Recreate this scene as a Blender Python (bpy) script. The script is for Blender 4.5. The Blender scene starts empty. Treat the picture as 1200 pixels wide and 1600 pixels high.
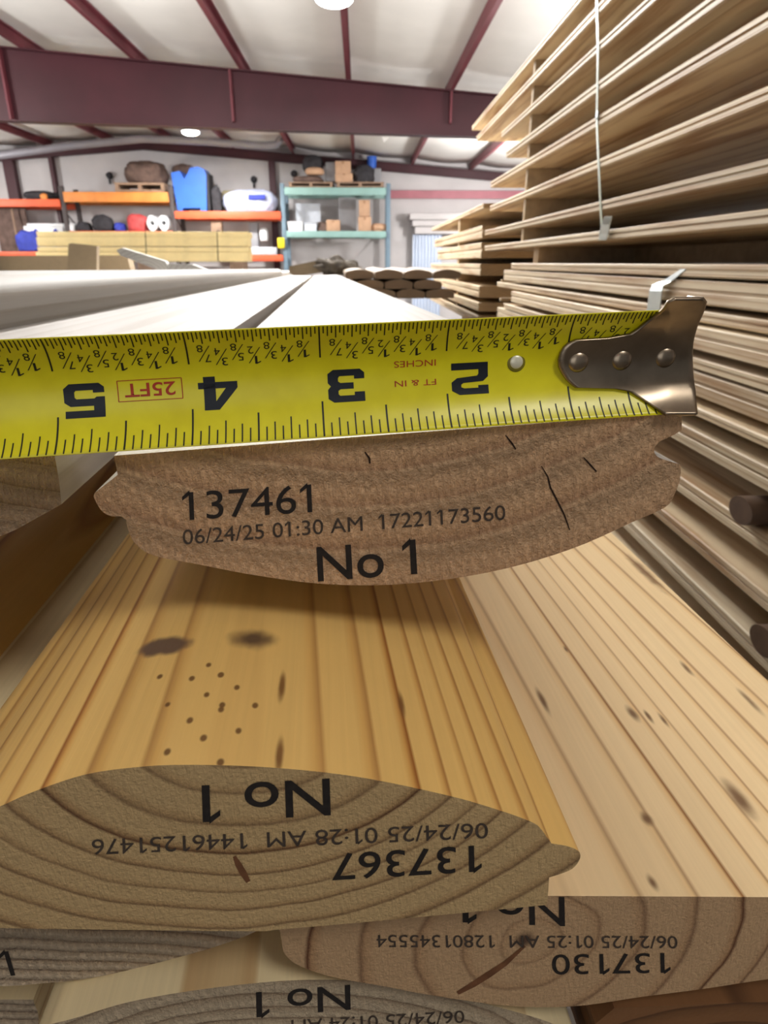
import bpy, bmesh, random, math
from math import radians, sin, cos, tan, atan, atan2, pi, sqrt
from mathutils import Vector, Matrix, noise as mnoise
random.seed(7)
SC = bpy.context.scene
COL = SC.collection
IN = 0.0254
# ------------------------------------------------------------------ camera, light, exposure
FPX = 1000.0
PITCH = atan(390 / FPX)
AZ = radians(1.97)
CAM = Vector((0, 0, 1.6))
FW = Vector((sin(AZ) * cos(PITCH), cos(AZ) * cos(PITCH), -sin(PITCH)))
RT = Vector((cos(AZ), -sin(AZ), 0))
UP = RT.cross(FW)
cam = bpy.data.cameras.new('camera')
cam.sensor_fit = 'VERTICAL'; cam.sensor_height = 36; cam.sensor_width = 27
cam.lens = 36 * FPX / 1600
cam.clip_start = 0.004; cam.clip_end = 200
cam.dof.use_dof = True; cam.dof.focus_distance = 0.128; cam.dof.aperture_fstop = 44
camo = bpy.data.objects.new('camera', cam); COL.objects.link(camo)
camo.matrix_world = Matrix.Translation(CAM) @ Matrix((RT, UP, -FW)).transposed().to_4x4()
SC.camera = camo
vs = SC.view_settings
vs.view_transform = 'Standard'; vs.look = 'None'; vs.gamma = 1.0; vs.use_curve_mapping = False
vs.exposure = 0.5
w = bpy.data.worlds.new('sky'); SC.world = w; w.use_nodes = True
bg = w.node_tree.nodes['Background']
bg.inputs[0].default_value = (0.93, 0.96, 1.0, 1); bg.inputs[1].default_value = 0.10
LAMP_POWER = 330
LAMP_PX = [(522, 0), (298, 209)]
def light(name, kind, loc, energy, color=(1, 1, 1), rot=(0, 0, 0), **kw):
    d = bpy.data.lights.new(name, kind); d.energy = energy; d.color = color
    for k, v in kw.items(): setattr(d, k, v)
    o = bpy.data.objects.new(name, d); COL.objects.link(o); o.location = loc; o.rotation_euler = rot
    return o
# added area light in the building's open end, for daylight from behind the camera
light('rear_daylight_fill', 'AREA', (-2.5, -6.2, 2.2), 50, (0.95, 0.97, 1.0), (radians(90), 0, 0), shape='RECTANGLE', size=6, size_y=3.6)

# cool area light added before the solid left wall, as daylight from that side
light('left_daylight_fill', 'AREA', (-15.4, 5.0, 2.3), 1900, (0.86, 0.93, 1.0), (0, radians(-90), 0), shape='RECTANGLE', size=3.6, size_y=8)

# ------------------------------------------------------------------ helpers
def srgb(r, g, b):
    def f(c):
        c /= 255.0
        return c / 12.92 if c <= 0.04045 else ((c + 0.055) / 1.055) ** 2.4
    return (f(r), f(g), f(b), 1.0)
def ray(px, py):
    return FW + RT * ((px - 600) / FPX) + UP * ((800 - py) / FPX)
def at_z(px, py, z):                       # point on the ray at depth z along the optical axis
    return CAM + ray(px, py) * z
def at_Y(px, py, Y):
    r = ray(px, py); return CAM + r * (Y / r.y)
def at_X(px, py, X):
    r = ray(px, py); return CAM + r * (X / r.x)
class Frame:                               # a board's own axes: ex across, ey along (away), ez up
    def __init__(s, O, yaw=0.0, dip=0.0, roll=0.0):
        b, d = radians(yaw), radians(dip)
        s.O = O
        s.ey = Vector((-sin(b) * cos(d), cos(b) * cos(d), -sin(d)))
        ex = Vector((cos(b), sin(b), 0)); ez = ex.cross(s.ey)
        c, q = cos(radians(roll)), sin(radians(roll))
        s.ex = ex * c + ez * q; s.ez = s.ex.cross(s.ey)
    def m(s):
        M = Matrix((s.ex, s.ey, s.ez)).transposed().to_4x4(); M.translation = s.O
        return M
    def tr(s, px, py, y=0.0):              # pixel -> local (x, z) on the plane local y = y
        r = ray(px, py)
        o = s.O + s.ey * y
        t = (o - CAM).dot(s.ey) / r.dot(s.ey)
        p = CAM + r * t - s.O
        return (p.dot(s.ex), p.dot(s.ez))
def mesh_obj(name, verts, faces, mats, parent=None, mw=None, smooth=None, fm=None):
    me = bpy.data.meshes.new(name)
    me.from_pydata([tuple(v) for v in verts], [], faces); 
    for m in (mats if isinstance(mats, (list, tuple)) else [mats]): me.materials.append(m)
    if fm:
        for p, i in zip(me.polygons, fm): p.material_index = i
    me.update()
    o = bpy.data.objects.new(name, me); COL.objects.link(o)
    finish(o, parent, mw, smooth)
    return o
def finish(o, parent, mw, smooth):
    if smooth is not None:
        for p in o.data.polygons: p.use_smooth = True
        o.data.set_sharp_from_angle(angle=radians(smooth))
    if parent is not None:
        o.parent = parent
    if mw is not None: o.matrix_basis = mw
def bm_obj(name, bm, mats, parent=None, mw=None, smooth=None):
    bmesh.ops.recalc_face_normals(bm, faces=bm.faces)
    me = bpy.data.meshes.new(name); bm.to_mesh(me); bm.free()
    for m in (mats if isinstance(mats, (list, tuple)) else [mats]): me.materials.append(m)
    o = bpy.data.objects.new(name, me); COL.objects.link(o)
    finish(o, parent, mw, smooth)
    return o
def tag(o, label, cat, group=None, kind=None):
    o['label'] = label; o['category'] = cat
    if group: o['group'] = group
    if kind: o['kind'] = kind
    return o
def thing(name, loc, label, cat, group=None):
    o = bpy.data.objects.new(name, None); COL.objects.link(o); o.empty_display_size = 0.01
    o.location = loc
    return tag(o, label, cat, group)
def struct(o):
    o['kind'] = 'structure'; return o
def add_box(bm, c, s, M=None):
    g = bmesh.ops.create_cube(bm, size=1.0)
    bmesh.ops.scale(bm, vec=Vector(s), verts=g['verts'])
    if M is not None: bmesh.ops.transform(bm, matrix=M, verts=g['verts'])
    bmesh.ops.translate(bm, vec=Vector(c), verts=g['verts'])
    return g['verts']
def bevelled(bm, w, seg=2):
    bmesh.ops.bevel(bm, geom=list(bm.edges), offset=w, segments=seg, affect='EDGES', profile=0.5, clamp_overlap=True)
def boxm(name, c, s, mat, parent=None, bev=0.0, M=None):
    bm = bmesh.new(); add_box(bm, (0, 0, 0), s)
    if bev: bevelled(bm, bev)
    mw = Matrix.Translation(Vector(c)) @ (M if M is not None else Matrix())
    return bm_obj(name, bm, mat, parent, mw, smooth=30 if bev else None)
def smooth_profile(pts, n=6):
    """pts: (x, y) or (x, y, 1) where 1 marks a sharp corner; closed Catmull-Rom between the sharp corners."""
    N = len(pts); out = []
    for i in range(N):
        p1, p2 = pts[i], pts[(i + 1) % N]
        p0 = pts[i - 1] if len(p1) == 2 else (2 * p1[0] - p2[0], 2 * p1[1] - p2[1])
        p3 = pts[(i + 2) % N] if len(p2) == 2 else (2 * p2[0] - p1[0], 2 * p2[1] - p1[1])
        k = 1 if (len(p1) > 2 and len(p2) > 2) else n
        for j in range(k):
            t = j / k
            out.append(tuple(0.5 * ((2 * p1[a]) + (-p0[a] + p2[a]) * t + (2 * p0[a] - 5 * p1[a] + 4 * p2[a] - p3[a]) * t * t
                        + (-p0[a] + 3 * p1[a] - 3 * p2[a] + p3[a]) * t ** 3) for a in (0, 1)))
    return out
def prism(name, prof, y0, y1, mats, parent=None, mw=None, smooth=35):
    """Extrude the closed (x, z) profile along local y; slot 0 the long faces, slot 1 the two ends."""
    n = len(prof)
    v = [(x, y0, z) for x, z in prof] + [(x, y1, z) for x, z in prof]
    area = sum(prof[i][0] * prof[(i + 1) % n][1] - prof[(i + 1) % n][0] * prof[i][1] for i in range(n))
    f = []
    for i in range(n):
        j = (i + 1) % n
        f.append((i, j, n + j, n + i) if area > 0 else (j, i, n + i, n + j))
    a = list(range(n)); b = list(range(2 * n - 1, n - 1, -1))
    if area > 0: f += [a, b]
    else: f += [a[::-1], b[::-1]]
    fm = [0] * n + [1, 1]
    o = mesh_obj(name, v, f, mats, parent, mw, smooth, fm if len(mats) > 1 else None)
    return o

# ------------------------------------------------------------------ materials
MATS = {}
def newmat(name):
    m = bpy.data.materials.new(name); m.use_nodes = True
    return m, m.node_tree, m.node_tree.nodes['Principled BSDF']
def simple(name, col, rough=0.6, metal=0.0, vary=0.12, scale=6.0, bump=0.0, spec=0.4, emit=0.0, trans=0.0, alpha=1.0):
    if name in MATS: return MATS[name]
    m, nt, b = newmat(name); N, L = nt.nodes, nt.links
    tc = N.new('ShaderNodeTexCoord'); nz = N.new('ShaderNodeTexNoise'); nz.inputs['Scale'].default_value = scale; nz.inputs['Detail'].default_value = 6
    L.new(tc.outputs['Object'], nz.inputs['Vector'])
    cr = N.new('ShaderNodeValToRGB')
    cr.color_ramp.elements[0].position = 0.3; cr.color_ramp.elements[1].position = 0.7
    cr.color_ramp.elements[0].color = tuple(c * (1 - vary) for c in col[:3]) + (1,)
    cr.color_ramp.elements[1].color = tuple(min(1, c * (1 + vary)) for c in col[:3]) + (1,)
    L.new(nz.outputs['Fac'], cr.inputs['Fac']); L.new(cr.outputs['Color'], b.inputs['Base Color'])
    b.inputs['Roughness'].default_value = rough; b.inputs['Metallic'].default_value = metal
    b.inputs['Specular IOR Level'].default_value = spec
    if emit:
        b.inputs['Emission Color'].default_value = col; b.inputs['Emission Strength'].default_value = emit
    if trans: b.inputs['Transmission Weight'].default_value = trans
    if alpha < 1: b.inputs['Alpha'].default_value = alpha
    if bump:
        bp = N.new('ShaderNodeBump'); bp.inputs['Strength'].default_value = bump; bp.inputs['Distance'].default_value = 0.02
        L.new(nz.outputs['Fac'], bp.inputs['Height']); L.new(bp.outputs['Normal'], b.inputs['Normal'])
    MATS[name] = m
    return m
def wood(name, light, mid, dark, pith=(0, 0), spacing=0.005, squash=(1, 1), warp=0.004, rough=0.55, knots=(), bands=(0.5, 0.86, 0.97),
         fibre=0.10, end=False, vary=0.10, rnd=0.0, spec=0.35, ystretch=0.04, fuzz=0.0, slope=(0, 0), blotch=None):
    """Solid wood: growth rings about a pith line parallel to the board's own y axis, so faces and ends agree."""
    m, nt, b = newmat(name); N, L = nt.nodes, nt.links
    def node(t, **kw):
        n = N.new(t)
        for k, v in kw.items():
            setattr(n, k, v)
        return n
    def vm(op, a, c=None):
        n = node('ShaderNodeVectorMath', operation=op); L.new(a, n.inputs[0])
        if c is not None:
            if isinstance(c, tuple): n.inputs[1].default_value = c
            else: L.new(c, n.inputs[1])
        return n.outputs['Value' if op in ('LENGTH', 'DISTANCE') else 'Vector']
    def mt(op, a, c=None, d=None):
        n = node('ShaderNodeMath', operation=op)
        for i, x in enumerate((a, c, d)):
            if x is None: continue
            if isinstance(x, (int, float)): n.inputs[i].default_value = x
            else: L.new(x, n.inputs[i])
        return n.outputs[0]
    def nz(vec, detail=3, rough_=0.5):
        n = node('ShaderNodeTexNoise'); n.inputs['Scale'].default_value = 1; n.inputs['Detail'].default_value = detail
        n.inputs['Roughness'].default_value = rough_; L.new(vec, n.inputs['Vector']); return n
    def mixc(fac, a, c, mode='MIX'):
        n = node('ShaderNodeMix', data_type='RGBA', blend_type=mode)
        if isinstance(fac, (int, float)): n.inputs[0].default_value = fac
        else: L.new(fac, n.inputs[0])
        for i, x in ((6, a), (7, c)):
            if isinstance(x, tuple): n.inputs[i].default_value = x
            else: L.new(x, n.inputs[i])
        return n.outputs[2]
    tc = node('ShaderNodeTexCoord'); P0 = tc.outputs['Object']; P = P0
    if rnd:
        oi = node('ShaderNodeObjectInfo')
        cx = node('ShaderNodeCombineXYZ')
        L.new(mt('MULTIPLY', mt('SUBTRACT', oi.outputs['Random'], 0.5), rnd), cx.inputs[0]); L.new(mt('MULTIPLY', oi.outputs['Random'], 7.0), cx.inputs[1])
        L.new(mt('MULTIPLY', mt('FRACT', mt('MULTIPLY', oi.outputs['Random'], 13.7)), rnd * 0.3), cx.inputs[2])
        P = vm('ADD', P, cx.outputs[0])
    wn = nz(vm('MULTIPLY', P, (22, 22 * ystretch, 22)), 2)
    wv = vm('MULTIPLY', vm('SUBTRACT', wn.outputs['Color'], (0.5, 0.5, 0.5)), (warp * 2, 0, warp * 2))
    wn2 = nz(vm('MULTIPLY', P, (160, 160 * ystretch * 0.6, 160)), 2)
    wv2 = vm('MULTIPLY', vm('SUBTRACT', wn2.outputs['Color'], (0.5, 0.5, 0.5)), (warp * 0.22, 0, warp * 0.22))
    q = vm('SUBTRACT', vm('ADD', vm('ADD', P, wv), wv2), (pith[0], 0, pith[1]))
    if slope != (0, 0):
        sp = node('ShaderNodeSeparateXYZ'); L.new(P, sp.inputs[0])
        c2 = node('ShaderNodeCombineXYZ'); L.new(mt('MULTIPLY', sp.outputs[1], slope[0]), c2.inputs[0]); L.new(mt('MULTIPLY', sp.outputs[1], slope[1]), c2.inputs[2])
        q = vm('ADD', q, c2.outputs[0])
    r = vm('LENGTH', vm('MULTIPLY', q, (squash[0], 0, squash[1])))
    t = mt('DIVIDE', r, spacing)
    t = mt('ADD', t, mt('MULTIPLY', mt('SINE', mt('MULTIPLY', t, 0.9)), 0.28))
    ring = mt('FLOOR', t)
    fr = mt('FRACT', t)
    cr = node('ShaderNodeValToRGB'); e = cr.color_ramp.elements
    e[0].position = 0; e[0].color = light; e[1].position = bands[0]; e[1].color = light
    for pos, c in ((bands[1], mid), (bands[2], dark), (min(0.995, bands[2] + 0.09), light)):
        k = e.new(pos); k.color = c
    L.new(fr, cr.inputs['Fac'])
    # rings differ in strength
    wh = node('ShaderNodeTexWhiteNoise', noise_dimensions='1D'); L.new(ring, wh.inputs['W'])
    c = mixc(mt('MULTIPLY_ADD', wh.outputs['Value'], 0.45, 0.0), cr.outputs['Color'], light)
    core = node('ShaderNodeMapRange', interpolation_type='SMOOTHSTEP'); core.inputs[1].default_value = 1.6; core.inputs[2].default_value = 3.0; core.inputs[3].default_value = 1; core.inputs[4].default_value = 0
    L.new(t, core.inputs[0]); c = mixc(mt('MULTIPLY', core.outputs[0], 0.95 if not end else 0.5), c, light)
    fb = nz(vm('MULTIPLY', P, (900, 14, 900)), 3)
    lg = nz(vm('MULTIPLY', P, (30, 2.2, 30)), 3)
    val = mt('ADD', mt('MULTIPLY_ADD', fb.outputs['Fac'], fibre * 2, 1 - fibre), mt('MULTIPLY_ADD', lg.outputs['Fac'], vary * 2, -vary))
    if rnd:
        val = mt('MULTIPLY', val, mt('MULTIPLY_ADD', oi.outputs['Random'], 0.28, 0.86))
    hs = node('ShaderNodeHueSaturation'); L.new(c, hs.inputs['Color']); L.new(val, hs.inputs['Value'])
    c = hs.outputs['Color']
    if blotch:
        bn = nz(vm('MULTIPLY', P, (45, 3, 45)), 4)
        st = node('ShaderNodeMapRange'); st.inputs[1].default_value = 0.5; st.inputs[2].default_value = 0.68; L.new(bn.outputs['Fac'], st.inputs[0])
        c = mixc(mt('MULTIPLY', st.outputs[0], 0.8), c, blotch)
    for kx, ky, kz, rx, ry, rz, kc, soft in knots:
        kn = nz(vm('MULTIPLY', P0, (260, 160, 260)), 2)
        d = vm('LENGTH', vm('DIVIDE', vm('SUBTRACT', P0, (kx, ky, kz)), (rx, ry, rz)))
        d = mt('ADD', d, mt('MULTIPLY', mt('SUBTRACT', kn.outputs['Fac'], 0.5), 0.7))
        mr = node('ShaderNodeMapRange', interpolation_type='SMOOTHSTEP'); mr.inputs[1].default_value = 1.0 - soft; mr.inputs[2].default_value = 1.0 + soft * 0.5
        mr.inputs[3].default_value = 0.93; mr.inputs[4].default_value = 0
        L.new(d, mr.inputs[0]); c = mixc(mr.outputs[0], c, kc)
    L.new(c, b.inputs['Base Color'])
    b.inputs['Roughness'].default_value = rough; b.inputs['Specular IOR Level'].default_value = spec
    bp = node('ShaderNodeBump')
    if end:
        f1 = nz(vm('MULTIPLY', P, (1300, 1300, 1300)), 4, 0.65)
        f2 = nz(vm('MULTIPLY', P, (1700, 1700, 380)), 3)
        h = mt('ADD', f1.outputs['Fac'], mt('MULTIPLY', f2.outputs['Fac'], 1.3))
        if fuzz:
            vz = node('ShaderNodeTexVoronoi'); vz.inputs['Scale'].default_value = 700; L.new(vm('ADD', vm('MULTIPLY', P, (1, 1, 0.6)), vm('MULTIPLY', f1.outputs['Color'], (.002, .002, .002))), vz.inputs['Vector'])
            mk = node('ShaderNodeMapRange', interpolation_type='SMOOTHSTEP'); mk.inputs[1].default_value = 0.15; mk.inputs[2].default_value = 0.6; mk.inputs[3].default_value = 0.35; mk.inputs[4].default_value = 1.3
            L.new(mt('ABSOLUTE', mt('SUBTRACT', fr, 0.6)), mk.inputs[0])
            h = mt('ADD', h, mt('MULTIPLY', mt('MULTIPLY', vz.outputs['Distance'], mk.outputs[0]), fuzz * 1.3))
        h = mt('SUBTRACT', h, mt('MULTIPLY', fr, 0.25))
        bp.inputs['Strength'].default_value = 0.5 + 0.4 * min(1, fuzz); bp.inputs['Distance'].default_value = 0.0012
        L.new(h, bp.inputs['Height'])
    else:
        bp.inputs['Strength'].default_value = 0.18; bp.inputs['Distance'].default_value = 0.0004
        L.new(fb.outputs['Fac'], bp.inputs['Height'])
    L.new(bp.outputs['Normal'], b.inputs['Normal'])
    MATS[name] = m
    return m

M_maroon = simple('maroon_steel', srgb(112, 54, 62), 0.5, 0.0, 0.18, 1.5)
M_maroon_dark = simple('dark_maroon_steel', srgb(66, 26, 34), 0.5, 0.0, 0.18, 1.5)
M_insul = simple('white_insulation_facing', srgb(236, 234, 230), 0.9, 0, 0.05, 1.2, spec=0.1)
M_wall = simple('wall_facing', srgb(204, 199, 199), 0.6, 0, 0.10, 0.9)
M_floor = simple('concrete', srgb(104, 97, 90), 0.7, 0, 0.10, 2)
M_orange = simple('orange_beam_paint', srgb(226, 98, 62), 0.5, 0, 0.10, 3)
M_amber = simple('worn_orange_beam_paint', srgb(222, 138, 66), 0.55, 0, 0.16, 3)
M_green = simple('green_beam_paint', srgb(140, 176, 170), 0.5, 0, 0.08, 3)
M_steelblue = simple('blue_grey_upright_paint', srgb(112, 134, 150), 0.5, 0, 0.10, 3)
M_darkpost = simple('dark_upright_paint', srgb(74, 66, 66), 0.6, 0, 0.15, 3)
M_pipe = simple('grey_conduit', srgb(140, 138, 146), 0.45, 0.2, 0.08, 3)
M_dark = simple('dark_cloth', srgb(52, 50, 54), 0.8, 0, 0.3, 9, 0.4)
M_brown = simple('brown_tarp', srgb(104, 84, 76), 0.8, 0, 0.3, 6, 0.4)
M_blue = simple('blue_plastic', srgb(52, 104, 204), 0.4, 0, 0.06, 4)
M_navy = simple('blue_cloth', srgb(58, 70, 170), 0.7, 0, 0.2, 8, 0.3)
M_card = simple('cardboard', srgb(196, 158, 128), 0.75, 0, 0.10, 5)
M_tapeb = simple('parcel_tape', srgb(168, 128, 96), 0.4, 0, 0.05, 5)
M_white = simple('white_plastic', srgb(236, 238, 240), 0.4, 0, 0.03, 5)
M_clear = simple('cloudy_plastic', srgb(200, 205, 214), 0.3, 0, 0.08, 8)
M_wrap = simple('plastic_wrap', srgb(184, 190, 214), 0.3, 0, 0.10, 7, 0.5)
M_red = simple('red_cloth', srgb(206, 84, 84), 0.7, 0, 0.18, 9, 0.4)
M_pallet = simple('pallet_wood', srgb(150, 124, 104), 0.8, 0, 0.2, 8)
M_yellow = simple('yellow_guard', srgb(235, 214, 40), 0.5, 0, 0.05, 4)
M_grey = simple('grey_paint', srgb(150, 150, 154), 0.5, 0, 0.10, 4)
M_lamp = simple('lamp_lens', (1.0, 0.99, 0.97, 1), 0.4, emit=14)
M_strap = simple('green_strap', srgb(176, 188, 168), 0.3, 0, 0.10, 40, spec=0.6)
M_clip = simple('strap_seal_metal', srgb(196, 206, 206), 0.3, 0.5, 0.06, 40)
M_ink = simple('black_ink', srgb(38, 33, 30), 0.7, 0, 0.25, 900, spec=0.2)
M_ink_faint = simple('faded_ink', srgb(66, 56, 48), 0.7, 0, 0.35, 900, spec=0.2)
M_debris = simple('dark_scrap', srgb(70, 62, 52), 0.8, 0, 0.4, 30, 0.5)

# ------------------------------------------------------------------ the building
YB = 20.0
RX = at_Y(225, 222, YB)                    # ridge on the end wall
RIDGE_X, RIDGE_Z = RX.x, RX.z + 0.12
SLOPE = 0.075
XL, XR, Y0 = RIDGE_X - 9.5, 9.0, -6.5
def roof_z(x): return RIDGE_Z - SLOPE * abs(x - RIDGE_X)
def quad(name, pts, mat, thick=0.0):
    return mesh_obj(name, pts, [tuple(range(len(pts)))], mat)
o = boxm('floor', ((XL + XR) / 2, (Y0 + YB) / 2, -0.05), (XR - XL, YB - Y0, 0.1), M_floor); struct(o)
bm = bmesh.new()
# the insulation blanket sags a little between the purlins
PUR = [RIDGE_X + 0.1 + 1.62 * k for k in range(-6, 10)]
PUR = [x for x in PUR if XL < x < XR]
off = at_Y(210, 95, 11.7).x
k0 = min(range(len(PUR)), key=lambda i: abs(PUR[i] - off))
sh = off - PUR[k0]
PUR = [x + sh for x in PUR]
xs = []
xg = sorted([XL, XR] + PUR)
for a, b_ in zip(xg, xg[1:]):
    for k in range(6): xs.append((a + (b_ - a) * k / 6, sin(pi * k / 6)))
xs.append((XR, 0))
ys = [Y0 + (YB - Y0) * k / 26 for k in range(27)]
BEAMY = 11.7
vv = [[bm.verts.new((x, y, roof_z(x) + 0.09 - 0.07 * s * (1 - 0.9 * math.exp(-((y - BEAMY) / 0.7) ** 2)) - 0.02 * mnoise.noise((x, y, 0)))) for x, s in xs] for y in ys]
for j in range(len(ys) - 1):
    for i in range(len(xs) - 1):
        bm.faces.new((vv[j][i], vv[j + 1][i], vv[j + 1][i + 1], vv[j][i + 1]))
o = bm_obj('ceiling', bm, M_insul, smooth=60)
sm = o.modifiers.new('thickness', 'SOLIDIFY'); sm.thickness = 0.06; sm.offset = 1
struct(o)
def gable(name, y):
    p = [(XL, y, 0), (XR, y, 0), (XR, y, roof_z(XR) + 0.2), (RIDGE_X, y, RIDGE_Z + 0.2), (XL, y, roof_z(XL) + 0.2)]
    q = [(a, b + 0.15, c) for a, b, c in p]
    n = 5
    f = [tuple(range(n)), tuple(range(2 * n - 1, n - 1, -1))] + [(i, n + i, n + (i + 1) % n, (i + 1) % n) for i in range(n)]
    return struct(mesh_obj(name, p + q, f, M_wall))
gable('wall_back', YB)
struct(boxm('wall_left', (XL - 0.08, (Y0 + YB) / 2, roof_z(XL) / 2), (0.15, YB - Y0, roof_z(XL)), M_wall))
struct(boxm('wall_right', (XR + 0.08, (Y0 + YB) / 2, roof_z(XR) / 2), (0.15, YB - Y0, roof_z(XR)), M_wall))
# added frame around the side area light; the wall behind has no opening
for nm, c, d in (('added_door_frame_1', (XL + 0.06, 5.0, 4.2), (0.12, 8.4, 0.2)), ('added_door_frame_2', (XL + 0.06, 0.9, 2.05), (0.12, 0.2, 4.1)), ('added_door_frame_3', (XL + 0.06, 9.1, 2.05), (0.12, 0.2, 4.1))):
    struct(boxm(nm, c, d, M_maroon))
# purlins: C sections running from front to back
for i, x in enumerate(PUR):
    if not (XL + 0.2 < x < XR - 0.2): continue
    z = roof_z(x)
    prof = [(-0.03, 0.06), (-0.03, -0.11), (0.035, -0.11), (0.035, -0.09), (-0.012, -0.09), (-0.012, 0.04), (0.05, 0.04), (0.05, 0.06)]
    o = prism('trim_%d' % (i + 1), prof, Y0, YB - 0.02, [M_maroon], None, Matrix.Translation((x, 0, z)), smooth=None); struct(o)
# rafters: I section frames at the beam line and at the end wall
def rafter(name, y, depth, mat, x0, x1, flange=0.22, web=0.02):
    bm = bmesh.new()
    zb = None
    for (xa, xb) in ((x0, RIDGE_X), (RIDGE_X, x1)):
        if xa >= xb: continue
        za, zb_ = roof_z(xa) - 0.11, roof_z(xb) - 0.11
        def slab(t0a, t0b, th, wy):
            v = []
            for yy in (-wy / 2, wy / 2):
                for (xx, zz, tt) in ((xa, za, t0a), (xb, zb_, t0b)):
                    v.append(bm.verts.new((xx, y + yy, zz - tt))); v.append(bm.verts.new((xx, y + yy, zz - tt - th(xx))))
            f = [(0, 1, 3, 2), (4, 6, 7, 5), (0, 4, 5, 1), (2, 3, 7, 6), (0, 2, 6, 4), (1, 5, 7, 3)]
            for q in f: bm.faces.new([v[k] for k in q])
        D = depth
        slab(0, 0, lambda xx: 0.02, flange)
        slab(0.02, 0.02, lambda xx: D(xx) - 0.04, web)
        slab(D(xa) - 0.02, D(xb) - 0.02, lambda xx: 0.02, flange)
    return struct(bm_obj(name, bm, mat))
bot = at_Y(375, 192, BEAMY).z
rafter('trim_30', BEAMY, lambda x: max(0.25, roof_z(x) - 0.11 - bot - 0.004 * (x - RIDGE_X)), M_maroon_dark, XL + 0.1, XR - 0.1)
rafter('trim_31', YB - 0.18, lambda x: 0.22, M_maroon_dark, XL + 0.1, XR - 0.1, 0.16)
for k, px in enumerate((12, 362, 705)):    # web stiffeners / flange braces on the rafter
    p = at_Y(px, 150, BEAMY - 0.06)
    h = roof_z(p.x) - 0.11 - bot - 0.02
    struct(boxm('trim_%d' % (40 + k), (p.x, BEAMY - 0.06, bot + h / 2), (0.03, 0.1, h), M_maroon))
# columns and girts on the end wall
for k, (px, wpx) in enumerate(((22, 14), (427, 9), (88, 5))):
    p = at_Y(px, 300, YB - 0.15)
    struct(boxm('trim_%d' % (50 + k), (p.x, YB - 0.13, (roof_z(p.x) - 0.3) / 2), (wpx * 0.019, 0.2, roof_z(p.x) - 0.32), M_maroon_dark))
a, b_ = at_Y(606, 304, YB - 0.1), at_Y(860, 297, YB - 0.1)
struct(boxm('trim_60', ((a.x + b_.x) / 2 + 1.5, YB - 0.1, a.z), (b_.x - a.x + 3, 0.16, 0.2), simple('red_girt_paint', srgb(176, 110, 120), 0.5, 0, 0.1, 3)))
# ridge conduit: grey pipe following the gable
def tube(name, pts, r, mat, parent=None, seg=10):
    bm = bmesh.new(); prev = None; rings = []
    for i, p in enumerate(pts):
        p = Vector(p)
        d = (Vector(pts[min(i + 1, len(pts) - 1)]) - Vector(pts[max(i - 1, 0)])).normalized()
        u = d.orthogonal().normalized() if prev is None else (prev - d * prev.dot(d)).normalized()
        prev = u; v_ = d.cross(u)
        rings.append([bm.verts.new(p + (u * cos(2 * pi * k / seg) + v_ * sin(2 * pi * k / seg)) * r) for k in range(seg)])
    for a_, c_ in zip(rings, rings[1:]):
        for k in range(seg): bm.faces.new((a_[k], a_[(k + 1) % seg], c_[(k + 1) % seg], c_[k]))
    bm.faces.new(rings[0][::-1]); bm.faces.new(rings[-1])
    return bm_obj(name, bm, mat, parent, smooth=50)
o = tube('conduit_pipe', [at_Y(x, y, 18.2) for x, y in ((-60, 252), (0, 243), (110, 228), (220, 217), (235, 217), (330, 222), (415, 228), (432, 226), (440, 215))], 0.09, M_pipe)
tag(o, 'grey conduit pipe hung below the roof, bent at the ridge', 'pipe')
# corrugated door panel on the right of the end wall
bm = bmesh.new(); a, b_ = at_Y(645, 366, YB - 0.3), at_Y(672, 426, YB - 0.3)
n = 9; cols = []
for i in range(n * 4 + 1):
    x = a.x + (b_.x - a.x) * 1.6 * i / (n * 4); y = a.y + (0.03 if (i // 2) % 2 else -0.03)
    cols.append((bm.verts.new((x, y, 0)), bm.verts.new((x, y, a.z))))
for c, d in zip(cols, cols[1:]): bm.faces.new((c[0], d[0], d[1], c[1]))
o = bm_obj('corrugated_sheet', bm, simple('galvanised_sheet', srgb(206, 216, 232), 0.45, 0.2, 0.06, 2))
s_ = o.modifiers.new('t', 'SOLIDIFY'); s_.thickness = 0.01
tag(o, 'pale blue corrugated sheet standing against the end wall beside the right-hand pile', 'metal sheet')
for k, (px0, px1, py0, py1) in enumerate(((640, 800, 333, 344), (644, 800, 344, 354), (648, 800, 354, 366))):
    a, b_ = at_Y(px0, py1, YB - 0.6), at_Y(px1, py0, YB - 0.6)
    o = boxm('roll_door_hood', ((a.x + b_.x) / 2, YB - 0.35, (a.z + b_.z) / 2), (b_.x - a.x, 0.6 - k * 0.05, b_.z - a.z - 0.01), M_wall, None, 0.03)
    tag(o, ('topmost', 'middle', 'lowest')[k] + ' grey hood section of the roller door below the red girt', 'door hood', 'roller door hood sections')
# torn flap of insulation hanging from the roof
p = at_Y(600, 222, 17.0)
bm = bmesh.new(); vs_ = [bm.verts.new(q) for q in (p + Vector((-0.17, 0, 0.35)), p + Vector((0.0, -0.05, -0.02)), p + Vector((0.28, 0, 0.28)), p + Vector((0.05, 0.15, 0.42)))]
bm.faces.new(vs_[:3]); bm.faces.new((vs_[0], vs_[2], vs_[3])); o = bm_obj('insulation_flap', bm, M_insul)
o.modifiers.new('t', 'SOLIDIFY').thickness = 0.02
tag(o, 'torn white flap of insulation hanging under the roof above the green rack', 'insulation')
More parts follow.
